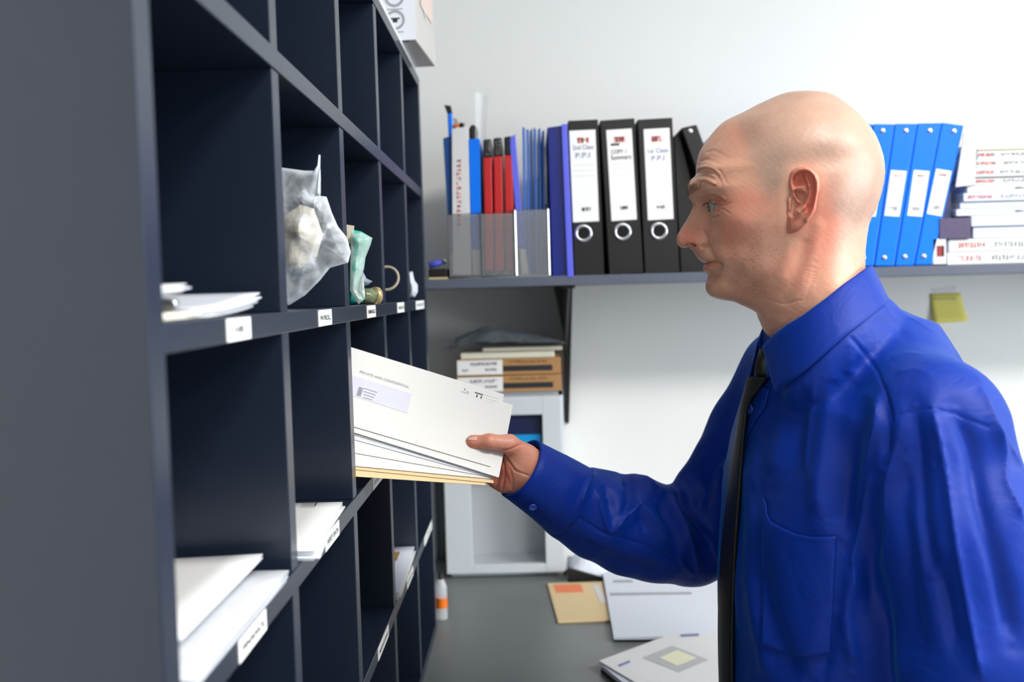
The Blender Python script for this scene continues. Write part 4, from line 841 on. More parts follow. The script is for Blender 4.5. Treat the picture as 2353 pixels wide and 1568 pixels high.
flare = np.clip((Pe[..., 0] - 1800) / 82, 0, 1); dE = 68.9 + 20.4 * flare ** .85 - 2.5 * np.clip((Pe[..., 1] - 490) / 45, 0, 1) + 1.5 * np.clip((430 - Pe[..., 1]) / 40, 0, 1)
hel = [(1823, 437), (1818, 424), (1818, 411), (1824.5, 399), (1836, 390.5), (1849, 388.5), (1862, 392.5), (1872, 403), (1877, 418), (1877.5, 437), (1874.5, 457), (1870, 477), (1861, 494), (1853, 505)]
dE += 3.6 * np.exp(-(pdist(Pe, hel) / 4.6) ** 2)
dE += -4.5 * soft_in(Pe, [(1824, 412), (1830, 402), (1846, 396), (1862, 401), (1869, 416), (1871, 436), (1867, 458), (1860, 478), (1855, 484), (1850, 470), (1854, 440), (1846, 428), (1826, 430)], 4)
dE += 4.2 * np.exp(-(pdist(Pe, [(1852, 405), (1858, 421), (1861, 437), (1859.5, 452), (1854, 467), (1846, 478), (1836, 486)]) / 5.2) ** 2) + 1.6 * np.exp(-(pdist(Pe, [(1826, 432), (1840, 430), (1857, 428)]) / 4.2) ** 2)
dE += -8.0 * soft_in(Pe, [(1823, 437), (1836, 439.5), (1848, 442), (1851, 453), (1848, 469), (1837, 478), (1827, 483.5), (1823, 495), (1817, 494), (1818, 466), (1824, 452)], 3.4)
dE += 5.0 * np.exp(-(pdist(Pe, [(1822, 437), (1826, 450), (1831, 460), (1836, 465)]) / 4.0) ** 2)
dE += 2.8 * np.exp(-(pdist(Pe, [(1811, 458), (1813.5, 468), (1814, 480)]) / 4.2) ** 2) + 2.4 * blob(Pe, 1832, 492, 9, 7, 1)
dE += -5 * soft_in(Pe, [(1818, 474), (1824, 478), (1822, 493), (1817, 491)], 2.0)
dE += 1.8 * blob(Pe, 1824, 518, 15, 14, 1)
attach = np.clip((1817 - Pe[..., 0]) / 15, 0, 1) ** .8 * np.clip((Pe[..., 1] - 400) / 12, 0, 1); EB = dE.copy(); dE = dE * (1 - attach) + (68.6 + (Pe[..., 0] - 1799) * .3 - 3.0 * np.clip((Pe[..., 1] - 480) / 40, 0, 1)) * attach
sel = (H3[..., 0] > 1775) & (H3[..., 0] < 1850) & (H3[..., 1] > 375) & (H3[..., 1] < 560) & (H3[..., 2] > 40); hs_ = H3[sel]
am = attach > 0; pa = Pe[am]; nn_ = np.array([hs_[np.argmin((hs_[:, 0] - q[0]) ** 2 + (hs_[:, 1] - q[1]) ** 2), 2] for q in pa])
wa_ = attach[am]; wa_ = wa_ * wa_ * (3 - 2 * wa_); dE0 = dE[am]; base_ = np.maximum(dE0 / np.maximum(1e-6, 1), 0); dE[am] = (nn_ - .5) * wa_ + EB[am] * (1 - wa_)
edge = rr[:, None] ** 14 * 2.2; dE = dE - edge
front = np.concatenate([Pe, dE[..., None]], -1)
rings = [front]; dl = dE[-1]
for k, (rs, dd) in enumerate(((1.008, -1.2), (1.004, -2.8), (.985, -4.6), (.93, -7.5), (.82, -13), (.7, -20), (.5, -26))):
    pr = cE + (ring - cE) * rs; d_ = np.maximum(dl + dd - (0 if k < 3 else 1.5 * (k - 2)), 52); rings.append(np.concatenate([pr, d_[:, None]], -1)[None])
EG = np.concatenate(rings, 0)
eN = Hw(EG); eF = mirror(eN)
er = np.clip(.38 + .55 * soft_in(Pe, [(1818, 400), (1850, 385), (1880, 410), (1882, 450), (1868, 495), (1845, 490), (1852, 450), (1845, 430), (1820, 430)], 5) + .25 * (Pe[..., 1] > 500), 0, 1)
er = np.concatenate([er] + [er[-1:]] * 7, 0)
def add_grid(V, F, Mk, G, mk, flip=False):
    a, b = G.shape[:2]; o = len(V); V = np.vstack([V, G.reshape(-1, 3)]); Mk = np.vstack([Mk, mk.reshape(-1, 3)])
    for i in range(a - 1):
        for j in range(b):
            q = (o + i * b + j, o + i * b + (j + 1) % b, o + (i + 1) * b + (j + 1) % b, o + (i + 1) * b + j); F.append(q[::-1] if flip else q)
    F.append(tuple(o + j for j in range(b)) if not flip else tuple(o + j for j in range(b))[::-1])
    return V, F, Mk
em = np.stack([er * 0, er * 0, er], -1)
hv, hf, hm = add_grid(hv, hf, hm, eN, em); hv, hf, hm = add_grid(hv, hf, hm, eF, em, True)

# ------------------------------------------------------------------ signed-distance bodies -> surface nets
def surface_nets(F_, org, h):
    """F_ < 0 inside; returns verts, quads"""
    ins = F_ < 0; nx, ny, nz = F_.shape
    c = [(i, j, k) for i in (0, 1) for j in (0, 1) for k in (0, 1)]
    cut = lambda A, q: A[q[0]:nx - 1 + q[0], q[1]:ny - 1 + q[1], q[2]:nz - 1 + q[2]]
    s = sum(cut(ins, q).astype(np.int8) for q in c); act = (s > 0) & (s < 8); idx = np.argwhere(act)
    num = np.zeros((len(idx), 3)); cnt = np.zeros(len(idx))
    for a in range(8):
        for b in range(a + 1, 8):
            qa, qb = c[a], c[b]
            if sum(abs(x - y) for x, y in zip(qa, qb)) != 1: continue
            va = F_[idx[:, 0] + qa[0], idx[:, 1] + qa[1], idx[:, 2] + qa[2]]; vb = F_[idx[:, 0] + qb[0], idx[:, 1] + qb[1], idx[:, 2] + qb[2]]
            x = (va < 0) != (vb < 0); t = np.where(x, va / np.where(x, va - vb, 1), 0)
            p = np.array(qa) + t[:, None] * (np.array(qb) - np.array(qa)); num += p * x[:, None]; cnt += x
    V = org + (idx + num / cnt[:, None]) * h
    ID = -np.ones(act.shape, int); ID[tuple(idx.T)] = np.arange(len(idx)); Q = []
    for ax in range(3):
        a1, a2 = (ax + 1) % 3, (ax + 2) % 3; n = [nx, ny, nz]
        sl0 = [slice(0, n[0] - 1), slice(0, n[1] - 1), slice(0, n[2] - 1)]; sl1 = list(sl0)
        for a in (a1, a2): sl0[a] = slice(1, n[a] - 1)
        sl1 = list(sl0); sl1[ax] = slice(1, n[ax])
        A0, A1 = ins[tuple(sl0)], ins[tuple(sl1)]; e = np.argwhere(A0 != A1)
        off = np.zeros(3, int); off[a1] = 1; off[a2] = 1; e = e + off; si = ins[tuple(e.T)]
        def g(d1, d2): q = e.copy(); q[:, a1] -= d1; q[:, a2] -= d2; return ID[tuple(q.T)]
        q = np.stack([g(1, 1), g(0, 1), g(0, 0), g(1, 0)], -1); q[~si] = q[~si][:, ::-1]; Q.append(q)
    return V, np.vstack(Q)
def field(lo, hi, h):
    lo, hi = np.array(lo, float), np.array(hi, float); n = np.ceil((hi - lo) / h).astype(int) + 1
    ax = [lo[i] + h * np.arange(n[i], dtype=np.float32) for i in range(3)]
    return lo, np.stack(np.meshgrid(*ax, indexing='ij'), -1).astype(np.float32)
def cone(X, a, b, ra, rb):
    a, b = np.asarray(a, np.float32), np.asarray(b, np.float32); ab = b - a; t = np.clip(((X - a) @ ab) / float(ab @ ab + 1e-12), 0, 1)
    return np.linalg.norm(X - a - t[..., None] * ab, axis=-1) - (ra + (rb - ra) * t)
def ell(X, c, r, ax=None):
    Y = X - np.asarray(c, np.float32)
    if ax is not None: Y = Y @ np.asarray(ax, np.float32).T
    r = np.asarray(r, np.float32); k = np.linalg.norm(Y / r, axis=-1); return (k - 1) * float(min(r))
def smin(a, b, k):
    h = np.clip(.5 + .5 * (b - a) / k, 0, 1); return b * (1 - h) + a * h - k * h * (1 - h)
def smooth_mesh(V, Q, it, lam=.5):
    n = len(V); e = np.vstack([Q[:, [0, 1]], Q[:, [1, 2]], Q[:, [2, 3]], Q[:, [3, 0]]]); deg = np.bincount(e[:, 0], minlength=n) + np.bincount(e[:, 1], minlength=n)
    for k in range(it):
        S = np.stack([np.bincount(e[:, 0], V[e[:, 1], d], n) + np.bincount(e[:, 1], V[e[:, 0], d], n) for d in range(3)], -1) / deg[:, None]
        V = V + (S - V) * (lam if k % 2 == 0 else -lam * .96)
    return V
def vnorm(V, Q):
    n = np.cross(V[Q[:, 2]] - V[Q[:, 0]], V[Q[:, 3]] - V[Q[:, 1]]); N_ = np.stack([sum(np.bincount(Q[:, k], n[:, d], len(V)) for k in range(4)) for d in range(3)], -1)
    return N_ / (np.linalg.norm(N_, axis=1, keepdims=True) + 1e-12)

# ---- right hand holding the letters
hp = lambda x, y, Y: atY(x, y, Y)
YH = 1.153
TH_ = [hp(1204, 1050, YH + .008), hp(1170, 1021, YH - .011), hp(1124, 1015, YH - .021), hp(1089, 1016, YH - .019)]   # thumb joints
lo, X = field(hp(980, 960, YH + .09) - [.02, .2, .02], hp(980, 960, YH + .09) + [.0, .0, .0], .05)
pts_ = [hp(x, y, Y) for x, y in ((960, 960), (1330, 960), (960, 1200), (1330, 1200)) for Y in (YH - .07, YH + .09)]
lo, X = field(np.min(pts_, 0), np.max(pts_, 0), .0014)
f_ = cone(X, hp(1252, 1098, YH + .03), hp(1216, 1088, YH + .022), .029, .0285)
f_ = smin(f_, cone(X, hp(1222, 1078, YH + .022), hp(1152, 1046, YH + .028), .023, .017), .014)
f_ = smin(f_, cone(X, hp(1222, 1096, YH + .024), hp(1158, 1092, YH + .026), .024, .018), .014)
f_ = smin(f_, cone(X, hp(1202, 1110, YH + .022), hp(1162, 1104, YH + .016), .018, .0155), .012)       # heel of the little finger side
f_ = smin(f_, ell(X, hp(1188, 1063, YH + .006), (.025, .017, .021)), .012)                                    # ball of the thumb
f_ = smin(f_, cone(X, TH_[0], TH_[1], .0155, .0116), .010)
th = smin(cone(X, TH_[1], TH_[2], .0106, .0092), cone(X, TH_[2], TH_[3], .0093, .0074), .004)
th = smin(th, ell(X, TH_[3] + [-.001, 0, 0], (.0094, .0070, .0080)), .004)
f_ = smin(f_, th, .006)
FG = [  # four fingers behind the stack, curling round its lower edge
    [(1150, 1034, .032), (1100, 1020, .044), (1060, 1022, .040), (1035, 1030, .034)],
    [(1150, 1060, .034), (1096, 1048, .046), (1052, 1050, .042), (1026, 1058, .035)],
    [(1152, 1086, .030), (1104, 1080, .042), (1064, 1084, .038), (1040, 1090, .031)],
    [(1160, 1108, .018), (1136, 1104, .014), (1122, 1096, .030), (1106, 1096, .028)]]
FR = [.0098, .0100, .0094, .0086]
for jn, r_ in zip(FG, FR):
    J = [hp(a, b, YH + c) for a, b, c in jn]; g_ = None
    for a, b, u, v in zip(J[:-1], J[1:], (1.12, .98, .9), (1.0, .92, .8)):
        c_ = cone(X, a, b, r_ * u, r_ * v); g_ = c_ if g_ is None else smin(g_, c_, .003)
    f_ = smin(f_, g_, .005)
V, Qd = surface_nets(f_, lo, .0014); V = smooth_mesh(V, Qd, 4); N_ = vnorm(V, Qd)
if np.mean(np.sum(N_ * (V - V.mean(0)), 1)) < 0: Qd = Qd[:, ::-1]; N_ = -N_
pp = pix(V); vis = np.clip(-(N_ @ (ray(1150, 1060) / np.linalg.norm(ray(1150, 1060)))) * 2, 0, 1)
A = np.zeros(len(V))
for ln, w_, a_ in (([(1198, 1021), (1184, 1028), (1172, 1034), (1158, 1036), (1148, 1035)], 2.2, -1.3), ([(1142, 1036), (1152, 1052), (1158, 1070), (1160, 1090), (1154, 1128)], 2.2, -1.2), ([(1156, 1042), (1170, 1062), (1184, 1082), (1214, 1094)], 2.6, -1.4),
                   ([(1172, 1078), (1178, 1104), (1176, 1124)], 2.0, -.8), ([(1128, 1078), (1140, 1086), (1146, 1100), (1140, 1120)], 1.8, -.8), ([(1122, 1022), (1124, 1032)], 1.6, -.5), ([(1126, 1022), (1128, 1032)], 1.6, -.4), ([(1118, 1001), (1122, 997)], 2.0, -.35),
                   ([(1165, 1094), (1172, 1116)], 1.6, -.5), ([(1188, 1040), (1200, 1048), (1216, 1050)], 1.6, -.2), ([(1184, 1048), (1198, 1058), (1212, 1062)], 1.6, -.2),
                   ([(1074, 1005), (1078, 1009), (1088, 1010), (1097, 1008), (1098, 1003)], 1.3, -.5)):
    A += np.exp(-(pdist(pp, ln) / w_) ** 2) * a_
A += .8 * np.exp(-(pdist(pp, [(1164, 1046), (1178, 1068), (1196, 1084)]) / 5) ** 2)
A += -.35 * soft_in(pp, [(1073, 1005), (1086, 1003.5), (1097, 1004.5), (1096, 1009), (1084, 1010)], 1.0)
V = V + N_ * (A * vis * .001)[:, None]; hand_v, hand_q = V, Qd
hr = np.clip(.35 + .5 * np.exp(-(pdist(pp, [(1080, 1022), (1100, 1030), (1122, 1032)]) / 8) ** 2) + .45 * soft_in(pp, [(1135, 1035), (1160, 1050), (1180, 1080), (1170, 1125), (1135, 1120)], 6) + .3 * np.exp(-(pdist(pp, [(1160, 1036), (1200, 1020)]) / 6) ** 2), 0, 1)
hand_m = np.stack([hr * 0, hr * 0, hr], -1)

# ---- inner body (arms and trunk inside the clothes)
SHL, SHR = np.array([.395, .89, 1.41]), np.array([.352, 1.262, 1.41]); WR = hp(1235, 1092, YH + .03); EL = np.array([.235, 1.288, 1.205]); NK = Hw([[1900, 800, 0]])[0]
CH = np.array([.36, 1.08, 1.2])
lo, X = field((-.1, .72, .6), (.62, 1.44, 1.62), .011)
g = ell(X, (.365, 1.08, 1.25), (.105, .165, .24)); g = smin(g, ell(X, (.36, 1.08, .88), (.11, .15, .2)), .06)
g = smin(g, cone(X, SHL - [0, 0, .03], SHR - [0, 0, .03], .036, .036), .05); g = smin(g, cone(X, NK + [0, 0, .02], NK - [0, 0, .12], .045, .05), .03)
g = smin(g, cone(X, SHL - [.01, 0, .04], (.415, .855, 1.14), .038, .034), .03); g = smin(g, cone(X, (.415, .855, 1.14), (.34, .88, .9), .036, .027), .02)
g = smin(g, cone(X, SHR, EL, .04, .034), .03); g = smin(g, cone(X, EL, WR, .034, .026), .02)
g = smin(g, cone(X, (.36, .99, .85), (.36, .99, .6), .075, .07), .03); g = smin(g, cone(X, (.36, 1.17, .85), (.36, 1.17, .6), .075, .07), .03)
V, Qd = surface_nets(g, lo, .011); N_ = vnorm(V, Qd)
if np.mean(np.sum(N_ * (V - V.mean(0)), 1)) < 0: Qd = Qd[:, ::-1]
body_v, body_q = V, Qd

# one skin mesh
o1 = len(hv); o2 = o1 + len(hand_v)
allv = np.vstack([hv, hand_v, body_v]); allf = hf + (hand_q + o1).tolist() + (body_q + o2).tolist(); allm = np.vstack([hm, hand_m, np.tile([0, 0, .3], (len(body_v), 1))])
me = bpy.data.meshes.new('person'); me.from_pydata(allv.tolist(), [], [tuple(f) for f in allf]); me.update()
me.polygons.foreach_set('use_smooth', [True] * len(me.polygons))
at_ = me.color_attributes.new('mask', 'FLOAT_COLOR', 'POINT'); al_ = np.zeros(len(allm)); al_[:len(BR_)] = BR_; at_.data.foreach_set('color', np.hstack([allm, al_[:, None]]).ravel())
bm = bmesh.new(); bm.from_mesh(me); bmesh.ops.recalc_face_normals(bm, faces=bm.faces); bm.to_mesh(me); bm.free()
man = bpy.data.objects.new('person', me); COL.objects.link(man)
tag(man, 'bald man in a blue shirt and black tie, in profile, pushing letters into a pigeonhole', 'person')
# skin material
sk = bpy.data.materials.new('skin'); sk.use_nodes = True; nt = sk.node_tree; b = nt.nodes['Principled BSDF']; L_ = nt.links
at = nt.nodes.new('ShaderNodeAttribute'); at.attribute_name = 'mask'; sep = nt.nodes.new('ShaderNodeSeparateColor'); L_.new(at.outputs['Color'], sep.inputs[0])
tc = nt.nodes.new('ShaderNodeTexCoord')
def noi(scale, det=3, rough=.5):
    n = nt.nodes.new('ShaderNodeTexNoise'); n.inputs['Scale'].default_value = scale; n.inputs['Detail'].default_value = det; n.inputs['Roughness'].default_value = rough; L_.new(tc.outputs['Object'], n.inputs['Vector']); return n.outputs['Fac']
def mixc(f, a, b_):
    n = nt.nodes.new('ShaderNodeMix'); n.data_type = 'RGBA'
    for k, q in (('Factor', f), ('A', a), ('B', b_)):
        if isinstance(q, tuple): n.inputs[k].default_value = (*q, 1)
        elif isinstance(q, float): n.inputs[k].default_value = q
        else: L_.new(q, n.inputs[k])
    return n.outputs['Result']
def mth(op, a, b_=None, cl=False): 
    n = nt.nodes.new('ShaderNodeMath'); n.operation = op; n.use_clamp = cl
    for i, q in enumerate((a, b_)):
        if q is None: continue
        if isinstance(q, (int, float)): n.inputs[i].default_value = q
        else: L_.new(q, n.inputs[i])
    return n.outputs[0]
base = mixc(noi(35, 4), lin(196, 140, 116), lin(214, 164, 140))
base = mixc(mth('MULTIPLY', mth('ADD', sep.outputs[2], mth('MULTIPLY', mth('SUBTRACT', noi(60, 4), .5), .5)), 1.0, True), base, lin(200, 104, 86))
dots = lambda sc_, th_, sh: mth('MULTIPLY', mth('SUBTRACT', noi(sc_, 1), th_), sh, True)
sc_f = mth('MULTIPLY', sep.outputs[0], mth('MULTIPLY', mth('SUBTRACT', noi(22, 3), .25), 2.2, True))
base = mixc(mth('MULTIPLY', sep.outputs[0], .6), base, lin(172, 148, 132))
base = mixc(mth('MULTIPLY', sc_f, mth('ADD', .18, mth('MULTIPLY', dots(2300, .5, 8), .5))), base, lin(92, 78, 72))
bd_f = mth('MULTIPLY', sep.outputs[1], mth('MULTIPLY', mth('SUBTRACT', noi(30, 2), .3), 2.6, True))
base = mixc(mth('MULTIPLY', bd_f, mth('ADD', .14, mth('MULTIPLY', dots(1750, .54, 10), .75))), base, lin(84, 52, 38))
base = mixc(mth('MULTIPLY', at.outputs['Alpha'], mth('ADD', .3, mth('MULTIPLY', noi(420, 2), .7)), True), base, lin(96, 62, 38))
L_.new(base, b.inputs['Base Color'])
b.inputs['Roughness'].default_value = .42; b.inputs['Specular IOR Level'].default_value = .5
b.inputs['Subsurface Weight'].default_value = .12; b.inputs['Subsurface Scale'].default_value = .006; b.inputs['Subsurface Radius'].default_value = (1, .35, .2)
bp = nt.nodes.new('ShaderNodeBump'); bp.inputs['Strength'].default_value = .35; bp.inputs['Distance'].default_value = .0006
L_.new(mth('ADD', noi(700, 3), mth('MULTIPLY', noi(160, 3), 1.0)), bp.inputs['Height']); L_.new(bp.outputs[0], b.inputs['Normal'])
me.materials.append(sk)

# eyes, lids' lashes, brows
def eye(side):
    c = Hw([[1650.5, 474, 26.5]])[0]
    if side < 0: c = mirror(c[None])[0]
    fw = -uh * .93 - nh * .22 + np.array([0, 0, -.22]); fw /= np.linalg.norm(fw)
    R_ = .0117; prof = [(-R_ * math.cos(t), R_ * math.sin(t) + .00002) for t in np.linspace(.02, math.pi - .005, 41)]
    mb = MB(); G = lathe(prof, c, fw, 28); mb.grid(G); nfa = 28; 
    mb.m = [0 if (i // nfa) < 33 else (1 if (i // nfa) < 38 else 2) for i in range(len(mb.f))]
    return mb.build('eyeball', [M['eyewhite'], M['iris'], M['pupil']], man, smooth=True)
M['eyewhite'] = mat('eye_white', lin(150, 138, 130), .12, spec=.8, coat=1); M['iris'] = mat('grey_blue_iris', lin(76, 82, 84), .1, spec=.8, coat=1); M['pupil'] = mat('pupil', (.005, .005, .006), .05, spec=1, coat=1)
eye(1); eye(-1)
def hairs(name, spec, m, side, seed):
    """short tapered hairs; spec = list of (root px,py,d, tip dx,dy,dd, radius)"""
    mb = MB()
    for (x, y, d, dx, dy, dd, r) in spec:
        pts = Hw([[x, y, d], [x + dx * .5, y + dy * .55, d + dd * .6], [x + dx, y + dy, d + dd]])
        if side < 0: pts = mirror(pts)
        mb.tube(list(pts), [r, r * .8, r * .15], 4, cap=False)
    return mb.build(name, m, man, smooth=True)
near_d = H3.reshape(-1, 3)
def surf_d(x, y):
    k = np.argmin((near_d[:, 0] - x) ** 2 + (near_d[:, 1] - y) ** 2 + (near_d[:, 2] < .5) * 4); return near_d[k, 2]
def surf_min(x, y):
    return surf_d(x, y)
M['brow'] = mat('brown_brow_hair', lin(112, 76, 48), .6)
sp = []; rs = np.random.default_rng(5)
for i in range(900):
    t = rs.random() ** 1.25; x = 1581 + 62 * t; yc = 441 - 24 * math.sin(min(1, t * 1.15) * 1.5) + 8 * t * t; wv = 10 * (1 - t) ** .6 + 2.5
    y = yc + rs.normal() * wv * .42; x += rs.normal() * 1.2
    if x < 1580.5: continue
    d = surf_d(x, y); sp.append((x, y, d - .3, rs.uniform(4, 11), rs.uniform(-9, -2) + 8 * t, rs.uniform(.4, 1.6), 0.00013 + .00007 * rs.random()))
for i in range(110):
    y = rs.uniform(418, 452); x = np.interp(y, [413, 432, 452, 468], [1587, 1579, 1582, 1591]); sp.append((x + 1, y, rs.uniform(0, 10), rs.uniform(-6, 0), rs.uniform(-9, -2), 0, .00014))
hairs('eyebrow', sp, M['brow'], 1, 1); hairs('eyebrow', sp[::2], M['brow'], -1, 1)
M['lash'] = mat('dark_lashes', lin(40, 28, 22), .6)
sp = []
for i in range(46):
    t = i / 45; x = 1619 + 26 * t; y = np.interp(x, [1618, 1622, 1630, 1640, 1650], [471, 466, 463.5, 465, 472]); d = surf_d(x, y - 1)
    sp.append((x, y + .5, d + .2, -9 + 7 * t, 3.5 + rs.random() * 2, 2.2 * (1 - t) + 1.2, .00010))
for i in range(20):
    t = i / 19; x = 1624 + 20 * t; y = np.interp(x, [1622, 1634, 1643, 1650], [482, 485.5, 480, 473]); sp.append((x, y, surf_d(x, y + 1) + .2, -4, 3, .8, .00007))
hairs('eyelashes', sp, M['lash'], 1, 2); hairs('eyelashes', sp, M['lash'], -1, 2)
# thumbnail
BH = BVHTree.FromPolygons([tuple(p) for p in hand_v.tolist()], [tuple(q) for q in hand_q.tolist()])
mb = MB(); G = []
for u in np.linspace(0, 1, 9):
    r_ = []
    for v in np.linspace(-1, 1, 9):
        y_ = 1009.5 - 4.0 * u * .3 + v * 3.6 * (1 - .45 * (1 - u) ** 3); d = ray(1075.5 + 20 * u, y_); d /= np.linalg.norm(d); h_ = BH.ray_cast(Vector(CC), Vector(d))
        r_.append(np.array(h_[0]) + np.array(h_[1]) * (.0004 + .0003 * (1 - u)) if h_[0] is not None else (r_[-1] if r_ else atY(1080, 1008, YH - .026)))
    G.append(r_)
mb.grid(G).build('thumbnail', mat('nail', lin(226, 178, 160), .25, spec=.6), man, smooth=True, solid=.0003)

# ------------------------------------------------------------------ shirt
from mathutils.bvhtree import BVHTree
def cloth_mat(name, col, col2):
    m = mat(name, col, .52, spec=.2, sheen=.16); nt = m.node_tree; b = nt.nodes['Principled BSDF']
    b.inputs['Sheen Roughness'].default_value = .45; b.inputs['Sheen Tint'].default_value = (*col2, 1)
    tc = nt.nodes['Texture Coordinate']; n = nt.nodes.new('ShaderNodeTexNoise'); n.inputs['Scale'].default_value = 26; n.inputs['Detail'].default_value = 5; n.inputs['Distortion'].default_value = 1.2
    n2 = nt.nodes.new('ShaderNodeTexNoise'); n2.inputs['Scale'].default_value = 1500
    for q in (n, n2): nt.links.new(tc.outputs['Object'], q.inputs['Vector'])
    bp = nt.nodes.new('ShaderNodeBump'); bp.inputs['Strength'].default_value = .5; bp.inputs['Distance'].default_value = .003
    b2 = nt.nodes.new('ShaderNodeBump'); b2.inputs['Strength'].default_value = .15; b2.inputs['Distance'].default_value = .0003
    nt.links.new(n.outputs['Fac'], bp.inputs['Height']); nt.links.new(n2.outputs['Fac'], b2.inputs['Height']); nt.links.new(bp.outputs[0], b2.inputs['Normal']); nt.links.new(b2.outputs[0], b.inputs['Normal'])
    return m
M['shirt'] = cloth_mat('royal_blue_cotton', (0.0005, 0.022, 0.25), (.05, .42, 1))
h_ = .0042
lo, X = field((-.08, .74, .90), (.56, 1.40, 1.57), h_)
ZT_ = np.array([.85, .95, 1.1, 1.2, 1.3, 1.36, 1.42, 1.47, 1.52]); zz = X[..., 2]
ip = lambda v: np.interp(zz, ZT_, v)
cx_ = ip([.352, .352, .352, .352, .358, .366, .374, .372, .37]); cy_ = ip([1.08] * 9)
rf_ = ip([.135, .135, .131, .131, .129, .126, .116, .098, .075]); rs_ = ip([.172, .175, .186, .192, .195, .195, .184, .130, .08])
k = (np.abs((X[..., 0] - cx_) / rf_) ** 2.35 + np.abs((X[..., 1] - cy_) / rs_) ** 2.35) ** (1 / 2.35)
f_ = ((k - 1) * np.minimum(rf_, rs_)).astype(np.float32); f_ = np.maximum(f_, zz - 1.50)
def chain(pts, kk):
    g = None
    for (a, ra), (b_, rb) in zip(pts[:-1], pts[1:]):
        c_ = cone(X, a, b_, ra, rb); g = c_ if g is None else smin(g, c_, kk)
    return g
yk = smin(cone(X, (.333, 1.055, 1.462), (.345, 1.06, 1.36), .072, .090), smin(cone(X, (.378, 1.06, 1.487), (.384, .900, 1.420), .042, .050), cone(X, (.372, 1.1, 1.48), (.352, 1.265, 1.425), .044, .060), .03), .03)
f_ = smin(f_, yk, .045)
bpts = Hw(np.array([(2044, 694, 0), (2032, 704, 40), (1992, 734, 66), (1949, 766, 82), (1900, 808, 88), (1858, 844, 87), (1830, 862, 78), (1806, 868, 64)], float))
bpf = Hw(np.array([(2044, 694, 0), (2018, 700, -40), (1968, 728, -66), (1920, 758, -82), (1870, 790, -88), (1820, 820, -87), (1780, 832, -76), (1758, 840, -60)], float))
axc = Hw(np.array([[1885, 780, 0]], float))[0]
for bb_ in (bpts, bpf):
    cc_ = bb_ + (axc - bb_) * np.array([1, 1, 0]) * .26 - np.array([0, 0, .014])
    rr_ = np.interp(np.arange(len(cc_)), [0, 4, len(cc_) - 1], [.018, .017, .008])
    for i_ in range(len(cc_) - 1): f_ = smin(f_, cone(X, cc_[i_], cc_[i_ + 1], rr_[i_], rr_[i_ + 1]), .022)
near_arm = chain([((.384, .892, 1.402), .058), ((.400, .864, 1.31), .070), ((.418, .842, 1.18), .080), ((.415, .838, 1.05), .076), ((.37, .87, .9), .06)], .02)
f_ = smin(f_, near_arm, np.interp(zz, [1.22, 1.42], [.010, .045]).astype(np.float32))
f_ = smin(f_, chain([((.35, 1.268, 1.42), .062), ((.312, 1.285, 1.345), .064), ((.252, 1.29, 1.235), .064), ((.222, 1.288, 1.2), .062)], .02), .03)
ST = [((1240, 1022), (1178, 1147), 1.174), ((1300, 1052), (1234, 1190), 1.188), ((1346, 1078), (1290, 1236), 1.21), ((1400, 1087), (1352, 1280), 1.228), ((1466, 1098), (1430, 1314), 1.25), ((1520, 1122), (1502, 1331), 1.265), ((1560, 1160), (1585, 1338), 1.283)]
ch = []
for a, b_, Y in ST:
    A_, B_ = atY(*a, Y), atY(*b_, Y); ch.append(((A_ + B_) / 2, float(np.linalg.norm(A_ - B_) / 2)))
fore = chain(ch, .012)
# the arm ends at the wrist, the sleeve opening faces the hand
wa = ch[0][0]; wd = ch[0][0] - ch[1][0]; wd /= np.linalg.norm(wd)
fore = np.maximum(fore, (X - wa.astype(np.float32)) @ wd.astype(np.float32) + .004)
f_ = smin(f_, fore, .018)
V, Qd = surface_nets(f_, lo, h_); V = smooth_mesh(V, Qd, 6); N_ = vnorm(V, Qd)
if np.mean(np.sum(N_ * (V - V.mean(0)), 1)) < 0: Qd = Qd[:, ::-1]; N_ = -N_
def subdiv(V, Q):
    e = np.sort(np.vstack([Q[:, [0, 1]], Q[:, [1, 2]], Q[:, [2, 3]], Q[:, [3, 0]]]), 1); ue, inv = np.unique(e[:, 0].astype(np.int64) * len(V) + e[:, 1], return_inverse=True)
    a, b_ = ue // len(V), ue % len(V); n0, n1, nq = len(V), len(ue), len(Q); ev = n0 + inv.reshape(4, nq); fv = n0 + n1 + np.arange(nq)
    Vn = np.vstack([V, (V[a] + V[b_]) / 2, V[Q].mean(1)])
    Qn = np.vstack([np.stack([Q[:, k], ev[k], fv, ev[k - 1]], -1) for k in range(4)]); return Vn, Qn
V, Qd = subdiv(V, Qd); V = smooth_mesh(V, Qd, 6); N_ = vnorm(V, Qd)
def fold(pp, line, w, amp, sharp=True):
    L_ = np.array(line, float); d = pdist(pp, L_)
    # taper towards the ends
    ends = np.minimum(np.linalg.norm(pp - L_[0], axis=1), np.linalg.norm(pp - L_[-1], axis=1)); tp = np.clip(.25 + ends / (w * 3.0), 0, 1)
    return amp * tp * (np.exp(-np.abs(d) / w * 1.3) if sharp else np.exp(-(d / w) ** 2))
pp = pix(V); vd = (V - CC); vd /= np.linalg.norm(vd, axis=1, keepdims=True); fc = np.clip(-(N_ * vd).sum(1) * 1.6 + .35, 0, 1)
trunk = (V[:, 1] < 1.14) * 1.0; armf = np.clip((V[:, 1] - 1.12) / .03, 0, 1) * (V[:, 0] < .3)
